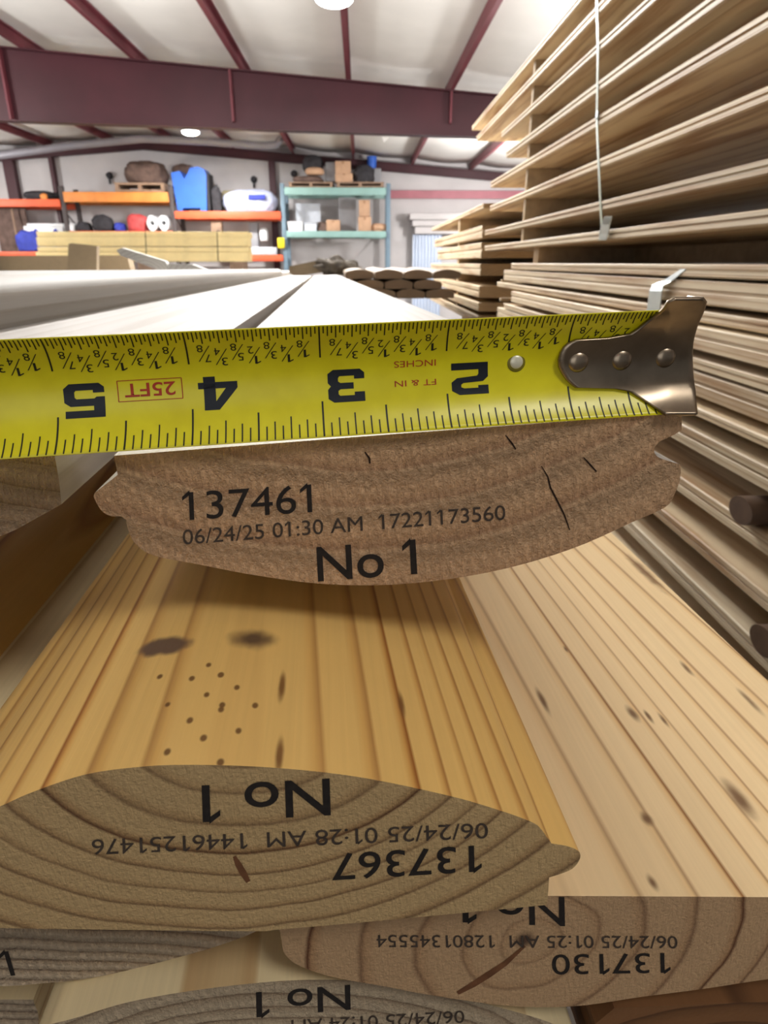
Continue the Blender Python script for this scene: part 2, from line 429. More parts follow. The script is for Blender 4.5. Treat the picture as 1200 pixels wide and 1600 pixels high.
# high bay lamps
lamp_pts = []
def lamp(p, label):
    t = thing('high_bay_lamp', p, label, 'lamp', 'high bay lamps')
    bm = bmesh.new(); bmesh.ops.create_cone(bm, cap_ends=True, segments=28, radius1=0.2, radius2=0.12, depth=0.12)
    bm_obj('housing', bm, M_grey, t, Matrix.Translation((0, 0, 0.1)), 40)
    bm = bmesh.new(); bmesh.ops.create_uvsphere(bm, u_segments=24, v_segments=12, radius=0.19)
    bmesh.ops.scale(bm, vec=(1, 1, 0.35), verts=bm.verts); bm_obj('lens', bm, M_lamp, t, Matrix.Translation((0, 0, 0.03)), 60)
    tube('cord', [(0, 0, 0.15), (0, 0, 0.33)], 0.012, M_grey, t)
    light('lamp_and_fill_light', 'AREA', p + Vector((0, 0, -0.06)), LAMP_POWER * 0.8, (1.0, 0.985, 0.96), shape='DISK', size=0.36)
p1 = at_Y(522, 3, 7.7); p2 = at_Y(298, 209, 16.5)
lamp(Vector((p1.x, p1.y, p1.z)), 'round glowing high bay lamp at the top edge of the photo, nearer one')
lamp(Vector((p2.x, p2.y, p2.z)), 'round glowing high bay lamp beyond the maroon rafter, farther one')
for x, y, k in ((-7.5, 8.5, 1), (5.0, 8.5, 1), (-10.5, 15.5, 1), (3.6, 15.5, 1.2), (-0.48, 3.8, 0.6), (2.5, 6.5, 0.5), (-3.0, 7.5, 0.5), (0.7, -0.75, 0.10)):  # unseen fill lights without fixtures, added to brighten ceiling, stack and tape
    light('lamp_and_fill_light', 'POINT', (x, y, roof_z(x) - 1.3), LAMP_POWER * k, (1.0, 0.985, 0.96), shadow_soft_size=0.25)
ORD4 = ['First', 'Second', 'Third', 'Fourth']
# ------------------------------------------------------------------ racks along the end wall
YR = 18.6
def bx(name, x0, x1, y0, y1, Y, depth, mat, parent=None, bev=0.0, lift=None):
    """box whose front face fills the pixel rectangle at distance Y"""
    a_, c_ = at_Y(x0, y1, Y), at_Y(x1, y0, Y)
    return boxm(name, ((a_.x + c_.x) / 2, Y + depth / 2, (a_.z + c_.z) / 2), (c_.x - a_.x, depth, c_.z - a_.z), mat, parent, bev)
def zpx(px, py, Y=YR): return at_Y(px, py, Y).z
def xpx(px, py, Y=YR): return at_Y(px, py, Y).x
def rack(label, pxl, pxr, levels, upm, ytop, posts=('l', 'r')):
    t = thing('pallet_rack', (0, 0, 0), label, 'rack', 'pallet racks along the end wall')
    for side, px in (('l', pxl), ('r', pxr)):
        if side not in posts: continue
        x = xpx(px, ytop); zt = zpx(px, ytop)
        for dy in (0.06, 0.98):
            boxm('upright', (x, YR + dy, zt / 2), (0.11, 0.09, zt), upm, t, 0.008)
        n = 6
        for k in range(n):
            z0, z1 = zt * (k + 0.15) / n, zt * (k + 0.95) / n
            tube('brace', [(x, YR + (0.1 if k % 2 else 0.94), z0), (x, YR + (0.94 if k % 2 else 0.1), z1)], 0.018, upm, t, 6)
    for (y0, y1, m) in levels:
        pxm = (pxl + pxr) / 2
        zt, zb = zpx(pxm, y0), zpx(pxm, y1); xa, xb = xpx(pxl, ytop) + 0.06, xpx(pxr, ytop) - 0.06
        for dy in (0.0, 0.99):
            o = boxm('beam', ((xa + xb) / 2, YR + dy, (zt + zb) / 2), (xb - xa, 0.06, zt - zb), m, t, 0.008)
        bm = bmesh.new()
        n = 7
        for k in range(n): add_box(bm, ((xa + xb) / 2, YR + 0.1 + 0.8 * k / (n - 1), zt - 0.02), (xb - xa, 0.1, 0.025))
        bm_obj('deck', bm, M_pallet, t)
    return t
rack('rack bay at the far left with dull orange beams', -95, 93, [(311, 323, M_orange), (393, 402, M_orange)], M_darkpost, 290, ('l',))
rack('rack bay with a worn amber top beam, left of the blue bin', 93, 265, [(300, 316, M_amber), (361, 371, M_orange)], M_darkpost, 290)
rack('rack bay with orange beams right of the middle, holding the blue bin', 265, 440, [(330, 342, M_orange), (398, 408, M_orange)], M_steelblue, 292, ())
rack('rack with pale green beams right of centre', 440, 607, [(293, 305, M_green), (361, 371, M_green)], M_steelblue, 286)
bx('post_guard', 434, 444, 371, 388, YR - 0.065, 0.08, M_yellow, None, 0.03)
tag(bpy.context.scene.objects['post_guard'], 'small yellow post guard on the blue-grey upright of the green rack', 'post guard')
def lump(name, x0, x1, y0, y1, Y, depth, mat, label, cat, seed=0, rag=0.18, group=None, parent=None):
    a_, c_ = at_Y(x0, y1, Y), at_Y(x1, y0, Y)
    sx, sz = (c_.x - a_.x) / 2, (c_.z - a_.z)
    bm = bmesh.new(); bmesh.ops.create_icosphere(bm, subdivisions=4, radius=1)
    for v in bm.verts:
        n_ = mnoise.noise(v.co * 1.7 + Vector((seed * 3.1, 0, seed))) * rag + mnoise.noise(v.co * 4.5 + Vector((0, seed, 0))) * rag * 0.5
        c = v.co * (1 + n_)
        sgn = lambda q: (abs(q) ** 0.75) * (1 if q > 0 else -1)
        v.co = Vector((sgn(c.x) * sx * 0.97, sgn(c.y) * depth / 2, max(0.0, 0.12 + sgn(c.z) * 0.6 + 0.28) * sz))
    o = bm_obj(name, bm, mat, parent, Matrix.Translation(((a_.x + c_.x) / 2, Y + depth / 2, a_.z)), 60)
    if label: tag(o, label, cat, group)
    return o
def pallet(x0, x1, y0, y1, Y, label):
    a_, c_ = at_Y(x0, y1, Y), at_Y(x1, y0, Y)
    W_, H_ = c_.x - a_.x, c_.z - a_.z
    t = thing('pallet', ((a_.x + c_.x) / 2, Y + 0.45, a_.z + 0.01), label, 'pallet', 'pallets on the racks')
    for k in range(6):
        boxm('slat', (0, -0.4 + 0.16 * k, H_ * 0.88), (W_, 0.11, H_ * 0.24), M_pallet, t)
    for k in (-1, 0, 1):
        boxm('runner', (k * W_ * 0.46, 0, H_ * 0.5), (W_ * 0.06, 0.9, H_ * 0.52), M_pallet, t)
    for k in (-1, 0, 1):
        boxm('base_slat', (0, 0.4 * k, H_ * 0.12), (W_, 0.1, H_ * 0.22), M_pallet, t)
    return t
def carton(x0, x1, y0, y1, Y, depth, label, mat=None, group='cardboard boxes on the racks'):
    a_, c_ = at_Y(x0, y1, Y), at_Y(x1, y0, Y)
    W_, H_ = c_.x - a_.x, c_.z - a_.z
    t = thing('cardboard_box', ((a_.x + c_.x) / 2, Y + depth / 2, a_.z), label, 'box', group)
    boxm('carton', (0, 0, H_ / 2), (W_, depth, H_), mat or M_card, t, 0.012)
    boxm('tape_strip', (0, -depth / 2 - 0.001, H_ * 0.9), (0.06, 0.004, H_ * 0.2), M_tapeb, t)
    boxm('flap', (0, 0, H_ + 0.004), (W_ * 0.98, depth * 0.96, 0.008), mat or M_card, t)
    return t
# left bay, top
lump('dark_tarp', 28, 84, 297, 311, YR + 0.1, 0.7, M_dark, 'low dark tarp heap on the far left orange beam', 'tarp', 1, 0.3)
lump('orange_bag', 62, 72, 302, 311, YR + 0.0, 0.1, M_amber, 'tiny orange bundle in front of the dark tarp heap', 'bag', 2)
# amber bay
pallet(180, 256, 286, 300, YR + 0.05, 'wooden pallet on the amber beam under the brown heap')
lump('brown_tarp', 190, 252, 249, 284.5, YR + 0.1, 0.8, M_brown, 'brown covered machine heap on the pallet left of the blue bin', 'tarp', 3, 0.22)
for i, (x0, x1, y0, y1, m, nm, lb) in enumerate(((116, 136, 346, 361, M_dark, 'cloth_bag', 'dark bag at the left of the bag row on the lower amber bay'), (142, 171, 335, 361, M_dark, 'cloth_bag', 'largest black bag in the bag row under the amber beam'),
        (176, 190, 347, 361, M_navy, 'cloth_bag', 'small blue bag left of the red one'), (196, 228, 334, 361, M_red, 'cloth_bag', 'red bag in the row under the amber beam'))):
    lump(nm, x0, x1, y0, y1, YR + 0.05 + 0.03 * i, 0.5, m, lb, 'bag', 5 + i, 0.22)
lump('white_sack', 107, 113, 348, 361, YR + 0.04, 0.4, M_white, 'small white sack at the left end of the bag row', 'sack', 12)
for k, (x0, x1) in enumerate(((231, 244), (249, 262))):
    a_, c_ = at_Y(x0, 361, YR + 0.05), at_Y(x1, 336, YR + 0.05)
    t = thing('white_roll', ((a_.x + c_.x) / 2, YR + 0.3, a_.z), ('white roll next to the red bag', 'white roll beside the blue-grey upright under the amber beam')[k], 'roll', 'white rolls under the amber beam')
    r0 = (c_.z - a_.z) / 2; bm = bmesh.new()
    R1, R2 = min(r0, (c_.x - a_.x) / 2), 0.06
    rings = []
    for (rr, yy) in ((R1, -0.25), (R1, 0.25), (R2, 0.25), (R2, -0.25)):
        rings.append([bm.verts.new((rr * cos(2 * pi * j / 28), yy, r0 + (rr if rr == R2 else r0) * sin(2 * pi * j / 28))) for j in range(28)])
    for q in range(4):
        for j in range(28): bm.faces.new((rings[q][j], rings[q][(j + 1) % 28], rings[(q + 1) % 4][(j + 1) % 28], rings[(q + 1) % 4][j]))
    bm_obj('roll', bm, M_white, t, None, 40)
# far left, lower level
t = thing('storage_box', (0, 0, 0), 'white box with two blue diamond marks at the far left', 'box')
bx('box_body', 43, 97, 353, 392, YR + 0.25, 0.5, M_white, t, 0.02); bx('lid', 42, 98, 349, 355, YR + 0.23, 0.54, M_white, t, 0.02)
for px in (56, 87):
    p = at_Y(px, 362, YR + 0.23)
    boxm('diamond_mark', p, (0.11, 0.012, 0.11), M_navy, t, 0, Matrix.Rotation(radians(45), 4, 'Y'))
lump('cloth_bag', 26, 56, 360, 392, YR + 0.0, 0.18, M_navy, 'blue bag in front of the white box at the far left', 'bag', 20, 0.3)
bx('plywood_sheet', 2, 38, 325, 393, YR + 0.5, 0.06, M_brown); tag(SC.objects['plywood_sheet'], 'tall brown panel leaning under the far left orange beam', 'sheet')
tube('pole', [at_Y(18, 326, YR + 0.3), at_Y(30, 392, YR + 0.2)], 0.025, M_pallet); tag(SC.objects['pole'], 'pale slanted pole in front of the tall brown panel', 'pole')
# blue bin, its brown load, bag of wrapped goods
a_, c_ = at_Y(273, 329, YR + 0.04), at_Y(321, 260, YR + 0.04)
W_, H_ = c_.x - a_.x, c_.z - a_.z
t = thing('plastic_bin', ((a_.x + c_.x) / 2, YR + 0.35, a_.z), 'tall bright blue plastic bin on the orange beam', 'bin')
bm = bmesh.new()
prof = [(-0.42, 0), (-0.28, 0), (-0.24, 0.06), (0.22, 0.06), (0.26, 0), (0.42, 0), (0.5, 0.82), (0.44, 0.95), (0.28, 1.0), (0.06, 0.97), (-0.04, 0.84), (-0.14, 0.72), (-0.24, 0.9), (-0.5, 0.86)]
prism('bin_shell', [(x * W_, z * H_) for x, z in prof], -0.3, 0.3, [M_blue], t, None, None)
prism('side_wheel_guard', [(0.44 * W_, 0.0), (0.52 * W_, 0.02), (0.56 * W_, 0.85 * H_), (0.47 * W_, 0.9 * H_)], -0.25, 0.25, [M_dark], t, None, None)
lump('brown_bundle', 268, 300, 255, 272, YR + 0.68, 0.3, M_brown, 'reddish brown bundle showing above the left of the blue bin', 'bundle', 22, 0.2)
lump('dark_tool', 331, 343, 290, 330, YR + 0.1, 0.25, M_dark, 'thin dark tool standing right of the blue bin', 'tool', 24, 0.5)
bx('shelf_board', 322, 350, 312, 317, YR + 0.35, 0.3, M_dark); tag(SC.objects['shelf_board'], 'dark narrow board right of the blue bin behind the dark tool', 'board')
bx('carton_block', 326, 350, 318, 330, YR + 0.62, 0.3, M_clear); tag(SC.objects['carton_block'], 'pale low carton under the dark narrow board', 'box')
lump('khaki_bundle', 343, 374, 296, 330, YR + 0.56, 0.4, simple('khaki_cloth', srgb(150, 140, 108), 0.8, 0, 0.2, 8), 'khaki bundle behind the left of the plastic-wrapped bag', 'bundle', 26, 0.2)
t = lump('wrapped_bag', 346, 431, 294, 330, YR + 0.02, 0.5, M_wrap, 'large plastic-wrapped bag with a blue mark on the orange beam', 'bag', 28, 0.14)
m_ = bx('blue_mark', 388, 414, 304, 312, YR - 0.03, 0.05, M_navy, None, 0.015); m_.parent = t; m_.matrix_parent_inverse = t.matrix_basis.inverted()
# clutter under the right orange beam
for k, (x0, x1, y0, y1, m, nm, lb, ct) in enumerate(((392, 402, 348, 398, M_grey, 'steel_sheet', 'grey narrow panel standing above the low orange beam, left', 'sheet'), (405, 418, 355, 376, M_white, 'white_bottle', 'white jug on the clutter under the orange beam', 'jug'),
        (393, 432, 386, 398, M_clear, 'clear_tub', 'cloudy tub on the low orange beam right of the lumber', 'tub'), (330, 345, 345, 362, M_pallet, 'wood_offcut', 'wood offcut under the orange beam behind the lumber stack', 'offcut'))):
    if nm == 'white_bottle':
        lump(nm, x0, x1, y0, y1, YR + 0.3, 0.25, m, lb, ct, 30, 0.05)
    else:
        tag(bx(nm, x0, x1, y0, y1, YR + 0.4 - 0.1 * k, 0.25, m, None, 0.02), lb, ct)
# green rack, top level
pallet(451, 520, 285, 293, YR + 0.03, 'pallet at the left on the green rack top')
pallet(526, 600, 285, 293, YR + 0.03, 'pallet at the right on the green rack top')
lump('brown_bundle', 455, 504, 273, 284, YR + 0.1, 0.7, M_brown, 'flat brown bundle on the left pallet of the green rack', 'bundle', 40, 0.12)
lump('dark_crate_cover', 472, 504, 240, 266, YR + 0.3, 0.5, M_dark, 'dark covered heap at the top left of the green rack', 'heap', 42, 0.15)
lump('tan_sack', 476, 506, 260, 272, YR + 0.12, 0.4, M_card, 'tan sack below the dark covered heap on the green rack', 'sack', 44, 0.1)
carton(524, 548, 252, 271, YR + 0.1, 0.45, 'upper of the two stacked cartons on the right pallet of the green rack')
carton(524, 551, 271, 285, YR + 0.08, 0.5, 'lower of the two stacked cartons on the right pallet of the green rack')
bx('grey_bin', 509, 524, 253, 284, YR + 0.4, 0.4, M_grey, None, 0.03); tag(SC.objects['grey_bin'], 'grey narrow bin between the tan sack and the stacked cartons', 'bin')
lump('cloth_bag', 551, 586, 256, 285, YR + 0.1, 0.5, M_dark, 'black bag right of the stacked cartons on the green rack', 'bag', 46, 0.25)
t = thing('paint_pail', at_Y(581, 266, YR + 0.9), 'blue pail perched at the right behind the black bag', 'pail')
bm = bmesh.new(); bmesh.ops.create_cone(bm, cap_ends=True, segments=24, radius1=0.11, radius2=0.13, depth=0.3); bm_obj('pail_body', bm, M_blue, t, Matrix.Translation((0, 0, 0.15)), 40)
bm = bmesh.new(); bmesh.ops.create_cone(bm, cap_ends=True, segments=24, radius1=0.135, radius2=0.135, depth=0.03); bm_obj('lid', bm, M_blue, t, Matrix.Translation((0, 0, 0.31)), 40)
o = boxm('carton_block', at_Y(581, 276, YR + 0.9) , (0.5, 0.4, 0.36), M_grey, None, 0.02); tag(o, 'grey box holding up the blue pail behind the black bag', 'box')
# green rack, middle level
def tub(x0, x1, y0, y1, label, mat):
    a_, c_ = at_Y(x0, y1, YR + 0.06), at_Y(x1, y0, YR + 0.06); W_, H_ = c_.x - a_.x, c_.z - a_.z
    t = thing('plastic_tub', ((a_.x + c_.x) / 2, YR + 0.3, a_.z), label, 'tub', 'plastic tubs on the green rack')
    prism('tub_body', [(-W_ * .44, 0), (W_ * .44, 0), (W_ * .49, H_ * .85), (-W_ * .49, H_ * .85)], -0.22, 0.22, [mat], t, None, None)
    boxm('lid', (0, 0, H_ * 0.92), (W_, 0.48, H_ * 0.16), mat, t, 0.012)
tub(449, 473, 346, 361, 'white tub at the left of the middle shelf of the green rack', M_white)
tub(475, 495, 347, 361, 'cloudy tub beside the white one on the green rack', M_clear)
lump('cloth_bag', 496, 512, 346, 361, YR + 0.1, 0.3, M_brown, 'small dark bag beside the cloudy tub on the green rack', 'bag', 50, 0.3)
carton(510, 531, 344, 361, YR + 0.1, 0.35, 'open tan carton in the middle of the middle shelf, green rack')
carton(560, 580, 339, 361, YR + 0.1, 0.4, 'lower of two stacked tan cartons on the middle shelf, green rack')
carton(561, 578, 313, 338, YR + 0.14, 0.36, 'upper tall carton on the middle shelf, green rack')
lump('paper_sack', 580, 606, 348, 361, YR + 0.1, 0.4, M_card, 'crumpled tan sack at the right end of the middle shelf', 'sack', 52, 0.25)
bx('steel_sheet', 530, 556, 309, 361, YR + 0.6, 0.05, M_grey); tag([o for o in SC.objects if o.name.startswith('steel_sheet')][-1], 'grey panel standing at the back of the middle shelf, green rack', 'sheet')
bx('plastic_sheet', 463, 500, 318, 347, YR + 0.7, 0.05, M_clear); tag(SC.objects['plastic_sheet'], 'pale panel behind the tubs on the green rack', 'sheet')
# small dark fans / fittings on the wall
for k, (px, py) in enumerate(((170, 274), (396, 280), (459, 271))):
    p = at_Y(px, py, YB - 0.1); t = thing('wall_fitting', p, ('small dark fitting on the wall left of the brown covered heap', 'small dark fitting on the wall above the wrapped bag', 'small dark fitting on the wall left of the dark covered heap')[k], 'fitting', 'dark fittings on the end wall')
    bm = bmesh.new(); bmesh.ops.create_cone(bm, cap_ends=True, segments=16, radius1=0.09, radius2=0.06, depth=0.12)
    bmesh.ops.rotate(bm, cent=(0, 0, 0), matrix=Matrix.Rotation(radians(90), 3, 'X'), verts=bm.verts); bm_obj('cap', bm, M_dark, t, None, 40)
    boxm('arm', (0, 0.02, -0.12), (0.04, 0.06, 0.18), M_dark, t)
# yellow lumber bundle in front of the racks
wL = simple('yellow_lumber', srgb(246, 222, 160), 0.6, 0, 0.07, 5)
YL = 15.8
rowsL = [(362, 371), (371, 385), (386, 394), (394, 409)]
n_ = 0
for i, (y0, y1) in enumerate(rowsL):
    a_, c_ = at_Y(58, y1, YL), at_Y(386, y0, YL)
    for d in range(3):
        o = boxm('lumber_plank', ((a_.x + c_.x) / 2 + 0.01 * ((i + d) % 3), YL + 0.09 + 0.19 * d, (a_.z + c_.z) / 2), (c_.x - a_.x, 0.18, c_.z - a_.z - 0.006), wL, None, 0.006)
        # grain runs along x here
        tag(o, 'yellow plank of the far bundle, %s layer, %s row' % (('top', 'second', 'third', 'bottom')[i], ('front', 'middle', 'back')[d]), 'plank', 'planks of the far yellow bundle')
a_ = at_Y(60, 418, YL); c_ = at_Y(390, 409, YL)
for k in range(3):
    o = boxm('bearer', (a_.x + 0.3 + (c_.x - a_.x - 0.6) * k / 2, YL + 0.3, (a_.z + c_.z) / 2), (0.3, 0.62, c_.z - a_.z - 0.002), M_pallet)
    tag(o, '%s bearer from the left under the far yellow bundle' % ORD4[k], 'bearer', 'bearers under the yellow bundle')
zb_ = a_.z
for k in range(3):
    o = boxm('trestle', (a_.x + 0.3 + (c_.x - a_.x - 0.6) * k / 2, YL + 0.3, zb_ / 2), (0.3, 0.7, zb_ - 0.001), M_pallet)
    tag(o, '%s timber trestle from the left carrying the far yellow bundle' % ORD4[k], 'trestle', 'trestles under the yellow bundle')
for k, px in enumerate((227, 339)):
    p0, p1_ = at_Y(px, 361, YL - 0.01), at_Y(px + 2, 409, YL - 0.01)
    o = tube('packing_strap', [p0 + Vector((0, 0.5, 0.01)), p0 + Vector((0, 0, 0.01)), p1_], 0.008, M_dark, None, 6); tag(o, ('left', 'right')[k].capitalize() + ' dark strap around the far yellow lumber bundle', 'strap')


# ------------------------------------------------------------------ the near boards
LB = 3.65
F1 = Frame(at_z(600, 700, 5.1 * IN), 3.2, 0.5)
def px_board(name, F, px, L, mats, label, cat='board', y0=0.0, group=None, n=6):
    prof = []
    pts = []
    for p in px:
        x, z = F.tr(p[0], p[1], y0); pts.append((x, z) + ((1,) if len(p) > 2 else ()))
    prof = smooth_profile(pts, n)
    o = prism(name, prof, y0, L, mats, None, F.m())
    return tag(o, label, cat, group)
ONE_W = 0.09
def raw_text(body, bold, spacing, spw):
    c = bpy.data.curves.new('txt', 'FONT'); c.body = body; c.size = 1; c.offset = bold; c.space_character = spacing; c.space_word = spw
    o = bpy.data.objects.new('txt', c); COL.objects.link(o); bpy.context.view_layer.update()
    me = bpy.data.meshes.new_from_object(o.evaluated_get(bpy.context.evaluated_depsgraph_get()))
    COL.objects.unlink(o); bpy.data.objects.remove(o); bpy.data.curves.remove(c)
    xs_ = [v.co.x for v in me.vertices]; ys_ = [v.co.y for v in me.vertices]; bpy.data.meshes.remove(me)
    return min(xs_), max(xs_), max(ys_)
def text_rights(body, ones, bold, spacing, spw):
    return [raw_text(body[:i + 1], bold, spacing, spw)[1] for i in ones]
def text_mesh(body, bold=0.0, spacing=1.0, spw=1.0):
    c = bpy.data.curves.new('txt', 'FONT'); c.body = body; c.size = 1; c.offset = bold; c.space_character = spacing; c.space_word = spw
    c.resolution_u = 6
    o = bpy.data.objects.new('txt', c); COL.objects.link(o)
    bpy.context.view_layer.update()
    dg = bpy.context.evaluated_depsgraph_get()
    me = bpy.data.meshes.new_from_object(o.evaluated_get(dg))
    COL.objects.unlink(o); bpy.data.objects.remove(o); bpy.data.curves.remove(c)
    ones = [i for i, ch in enumerate(body) if ch == '1']
    if ones:                                # give the numeral 1 its flag
        cap = 0.729 if len(body) > 1 else max(v.co.y for v in me.vertices)
        cols = text_rights(body, ones, bold, spacing, spw)
        bm = bmesh.new(); bm.from_mesh(me)
        for r_ in cols:
            l = r_ - ONE_W - 2 * bold
            d = 0.075 + bold
            bm.faces.new([bm.verts.new((x, y, 0)) for x, y in ((l + 0.01, cap), (l - 0.15, cap - 0.15), (l - 0.15, cap - 0.15 - d * 1.25), (l + 0.01, cap - d * 1.5))])
        bm.to_mesh(me); bm.free()
    xs_ = [v.co.x for v in me.vertices]; ys_ = [v.co.y for v in me.vertices]
    return me, min(xs_), max(xs_), min(ys_), max(ys_)
def stamp(F, parent, body, P0, P1, H, mat, bold=0.0, y=-0.00012, spw=1.0, label=None):
    me, x0, x1, y0, y1 = text_mesh(body, bold, 1.0, spw)
    cap = y1 if '/' not in body else 0.72
    for v in me.vertices:
        u = (v.co.x - x0) / (x1 - x0); h = max(v.co.y, y0) / cap
        x, z = F.tr(P0[0] + u * (P1[0] - P0[0]) + h * H[0], P0[1] + u * (P1[1] - P0[1]) + h * H[1], y)
        v.co = (x, y, z)
    me.materials.clear(); me.materials.append(mat)
    o = bpy.data.objects.new('ink_stamp', me); COL.objects.link(o); o.parent = parent
    o['label'] = label or ('black ink stamp reading ' + body)
    return o
def loc(F, px, py):
    return F.tr(px, py)

# measured board: flat side up, round side down
pith1 = loc(F1, 560, 150)
w1s = wood('measured_board_face', srgb(192, 187, 180), srgb(184, 177, 168), srgb(172, 162, 150), pith1, 0.0052, (1, 1), 0.004, 0.6, spec=0.35, bands=(0.3, 0.8, 0.95))  # pine face whitened in its base colour to stand for glare
w1e = wood('measured_board_end', srgb(214, 174, 134), srgb(196, 154, 114), srgb(166, 124, 90), pith1, 0.0085, (0.8, 1), 0.003, 0.75, bands=(0.3, 0.65, 0.85), end=True, fuzz=1.6, fibre=0.28, vary=0.22)
B1 = [(178, 712, 1), (620, 678), (1066, 645, 1), (1065, 672, 1), (1052, 680), (1030, 690, 1), (1022, 702), (1028, 714), (1050, 722), (1062, 727), (1063, 745), (1055, 770), (1040, 792),
      (990, 815), (900, 855), (800, 886), (700, 905), (600, 914), (500, 912), (400, 899), (300, 880), (240, 868), (212, 850), (201, 830), (197, 812, 1), (190, 807, 1), (172, 806), (158, 797), (147, 778), (148, 770, 1), (184, 742, 1)]
b1 = px_board('log_siding_board', F1, B1, LB, [w1s, w1e], 'pine siding board under the tape measure, round side down, stamped 137461', 'board')
stamp(F1, b1, '137461', (286, 813), (488, 800), (-2, -46), M_ink, 0.0)
stamp(F1, b1, '06/24/25 01:30 AM  17221173560', (286, 851), (790, 812), (-1, -24), M_ink_faint, 0.0)
stamp(F1, b1, 'No 1', (497, 908), (652, 896), (-3, -56), M_ink, 0.008)
# dark drying checks in the end
bm = bmesh.new()
for pts in (((985, 855), (1010, 900), (0, 0)),):
    pass
def crack(F, parent, pts, wpx=2.2, y=-0.0001, mat=None):
    v = []; n = len(pts)
    for i, (x, y_) in enumerate(pts):
        a_, c_ = pts[max(0, i - 1)], pts[min(n - 1, i + 1)]
        dx, dy = c_[0] - a_[0], c_[1] - a_[1]; l = math.hypot(dx, dy); w_ = wpx * (0.25 + 0.75 * sin(pi * (i + 0.3) / n))
        for s in (-1, 1):
            X, Z = F.tr(x - s * dy / l * w_ / 2, y_ + s * dx / l * w_ / 2, y); v.append((X, y, Z))
    f = [(2 * i, 2 * i + 1, 2 * i + 3, 2 * i + 2) for i in range(n - 1)]
    return mesh_obj('resin_streak' if mat else 'drying_check', v, f, mat or M_crack, parent)
M_pitch = simple('brown_resin', srgb(104, 68, 44), 0.6, 0, 0.3, 300, spec=0.2)
M_crack = simple('crack_shadow', srgb(46, 34, 26), 0.9, 0, 0.2, 300, spec=0.1)
crack(F1, b1, [(846, 728), (856, 745), (860, 762), (872, 785), (882, 805), (890, 828)], 3.0)
crack(F1, b1, [(912, 715), (922, 726), (932, 737)], 3.0)
crack(F1, b1, [(790, 680), (800, 693), (806, 702)], 3.0)
crack(F1, b1, [(570, 706), (577, 716), (578, 724)], 3.5)

# left neighbour in the same layer, round side down
pithU = loc(F1, 20, 300)
wUs = wood('left_board_face', srgb(190, 184, 178), srgb(182, 174, 166), srgb(168, 158, 146), loc(F1, -350, 1050), 0.006, warp=0.004, rough=0.6, spec=0.35, bands=(0.3, 0.8, 0.95))  # greyed like the measured board, glare put into the base colour
wUe = wood('left_board_end', srgb(168, 142, 116), srgb(146, 118, 92), srgb(122, 94, 70), pithU, 0.0045, end=True, fuzz=1.0, fibre=0.2, vary=0.18)
BU = [(-902, 770, 1), (-902, 700, 1), (84, 704, 1), (92, 750), (96, 788, 1), (60, 808), (0, 838), (-120, 874), (-300, 896), (-520, 880), (-700, 840), (-850, 790)]
bU = px_board('log_siding_board', F1, BU, LB - 0.05, [wUs, wUe], 'pine siding board left of the measured one, rough end cut by the photo edge', 'board', y0=0.006)
# far-left board lying higher, round side up
BC = [(-1010, 748, 1), (-1180, 738, 1), (-1180, 650, 1), (-1250, 545), (-1350, 480), (-1480, 442), (-1600, 432), (-1750, 445), (-1900, 500), (-1990, 600, 1), (-2000, 748, 1)]
wCs = wood('crowned_board_face', srgb(186, 182, 176), srgb(178, 172, 164), srgb(168, 158, 146), loc(F1, -1500, 900), 0.008, warp=0.004, rough=0.6, spec=0.35, bands=(0.3, 0.8, 0.95))  # paleness of this face is glare carried by the base colour
bC = px_board('log_siding_board', F1, BC, LB - 0.1, [wCs, wUe], 'crowned pale board with tan side edge, farthest left on top of the stack', 'board', y0=0.02)

# added board out of view under the crowned one, stops light from the left
bU2 = px_board('log_siding_board', F1, [(-925, 790, 1), (-915, 754, 1), (-2000, 754, 1), (-1990, 800), (-1700, 900), (-1450, 925), (-1150, 880)], LB - 0.1, [wUs, wUe], 'added unseen board under the crowned pale board, shutting out light at far left', 'board', y0=0.03)

# second board: round side up, stamped 137367
F2 = Frame(at_z(450, 1330, 4.3 * IN), 3.1, 0.33)
pith2 = loc(F2, 372, 1143)
zt = loc(F2, 290, 1195)[1]
def top_pt(F, px, py, z):                  # local x, y where the ray meets local z = z
    r = ray(px, py); t = (z - (CAM - F.O).dot(F.ez)) / r.dot(F.ez)
    p = CAM + r * t - F.O
    return p.dot(F.ex), p.dot(F.ey)
K2 = []
kd = srgb(84, 62, 50)
x, y = top_pt(F2, 257, 1010, zt - 0.0002); K2.append((x, y, zt, 0.0056, 0.0036, 0.02, srgb(92, 70, 62), 0.35))
x, y = top_pt(F2, 395, 994, zt); K2.append((x, y, zt, 0.0048, 0.0036, 0.02, kd, 0.75))
for px, py in ((250, 1058), (326, 1040), (345, 1054), (300, 1062), (370, 1071), (323, 1086), (347, 1100), (262, 1103), (297, 1127), (372, 1137), (345, 1107), (318, 1153), (262, 1177), (344, 1188), (398, 1096)):
    x, y = top_pt(F2, px, py, zt - 0.0001); K2.append((x, y, zt, 0.0006, 0.0009, 0.02, srgb(110, 74, 40), 0.5))
for px, py in ((436, 1168), (440, 1060), (628, 1050)):
    x, y = top_pt(F2, px, py, zt - 0.0003); K2.append((x, y, zt, 0.0007, 0.0045, 0.02, srgb(120, 78, 40), 0.7))
w2s = wood('golden_board_face', srgb(226, 184, 110), srgb(206, 154, 82), srgb(148, 88, 36), pith2, 0.0050, (0.75, 1), 0.0024, 0.5, knots=K2, bands=(0.5, 0.68, 0.82), fibre=0.07, vary=0.06, slope=(0.04, -0.012), spec=0.35)
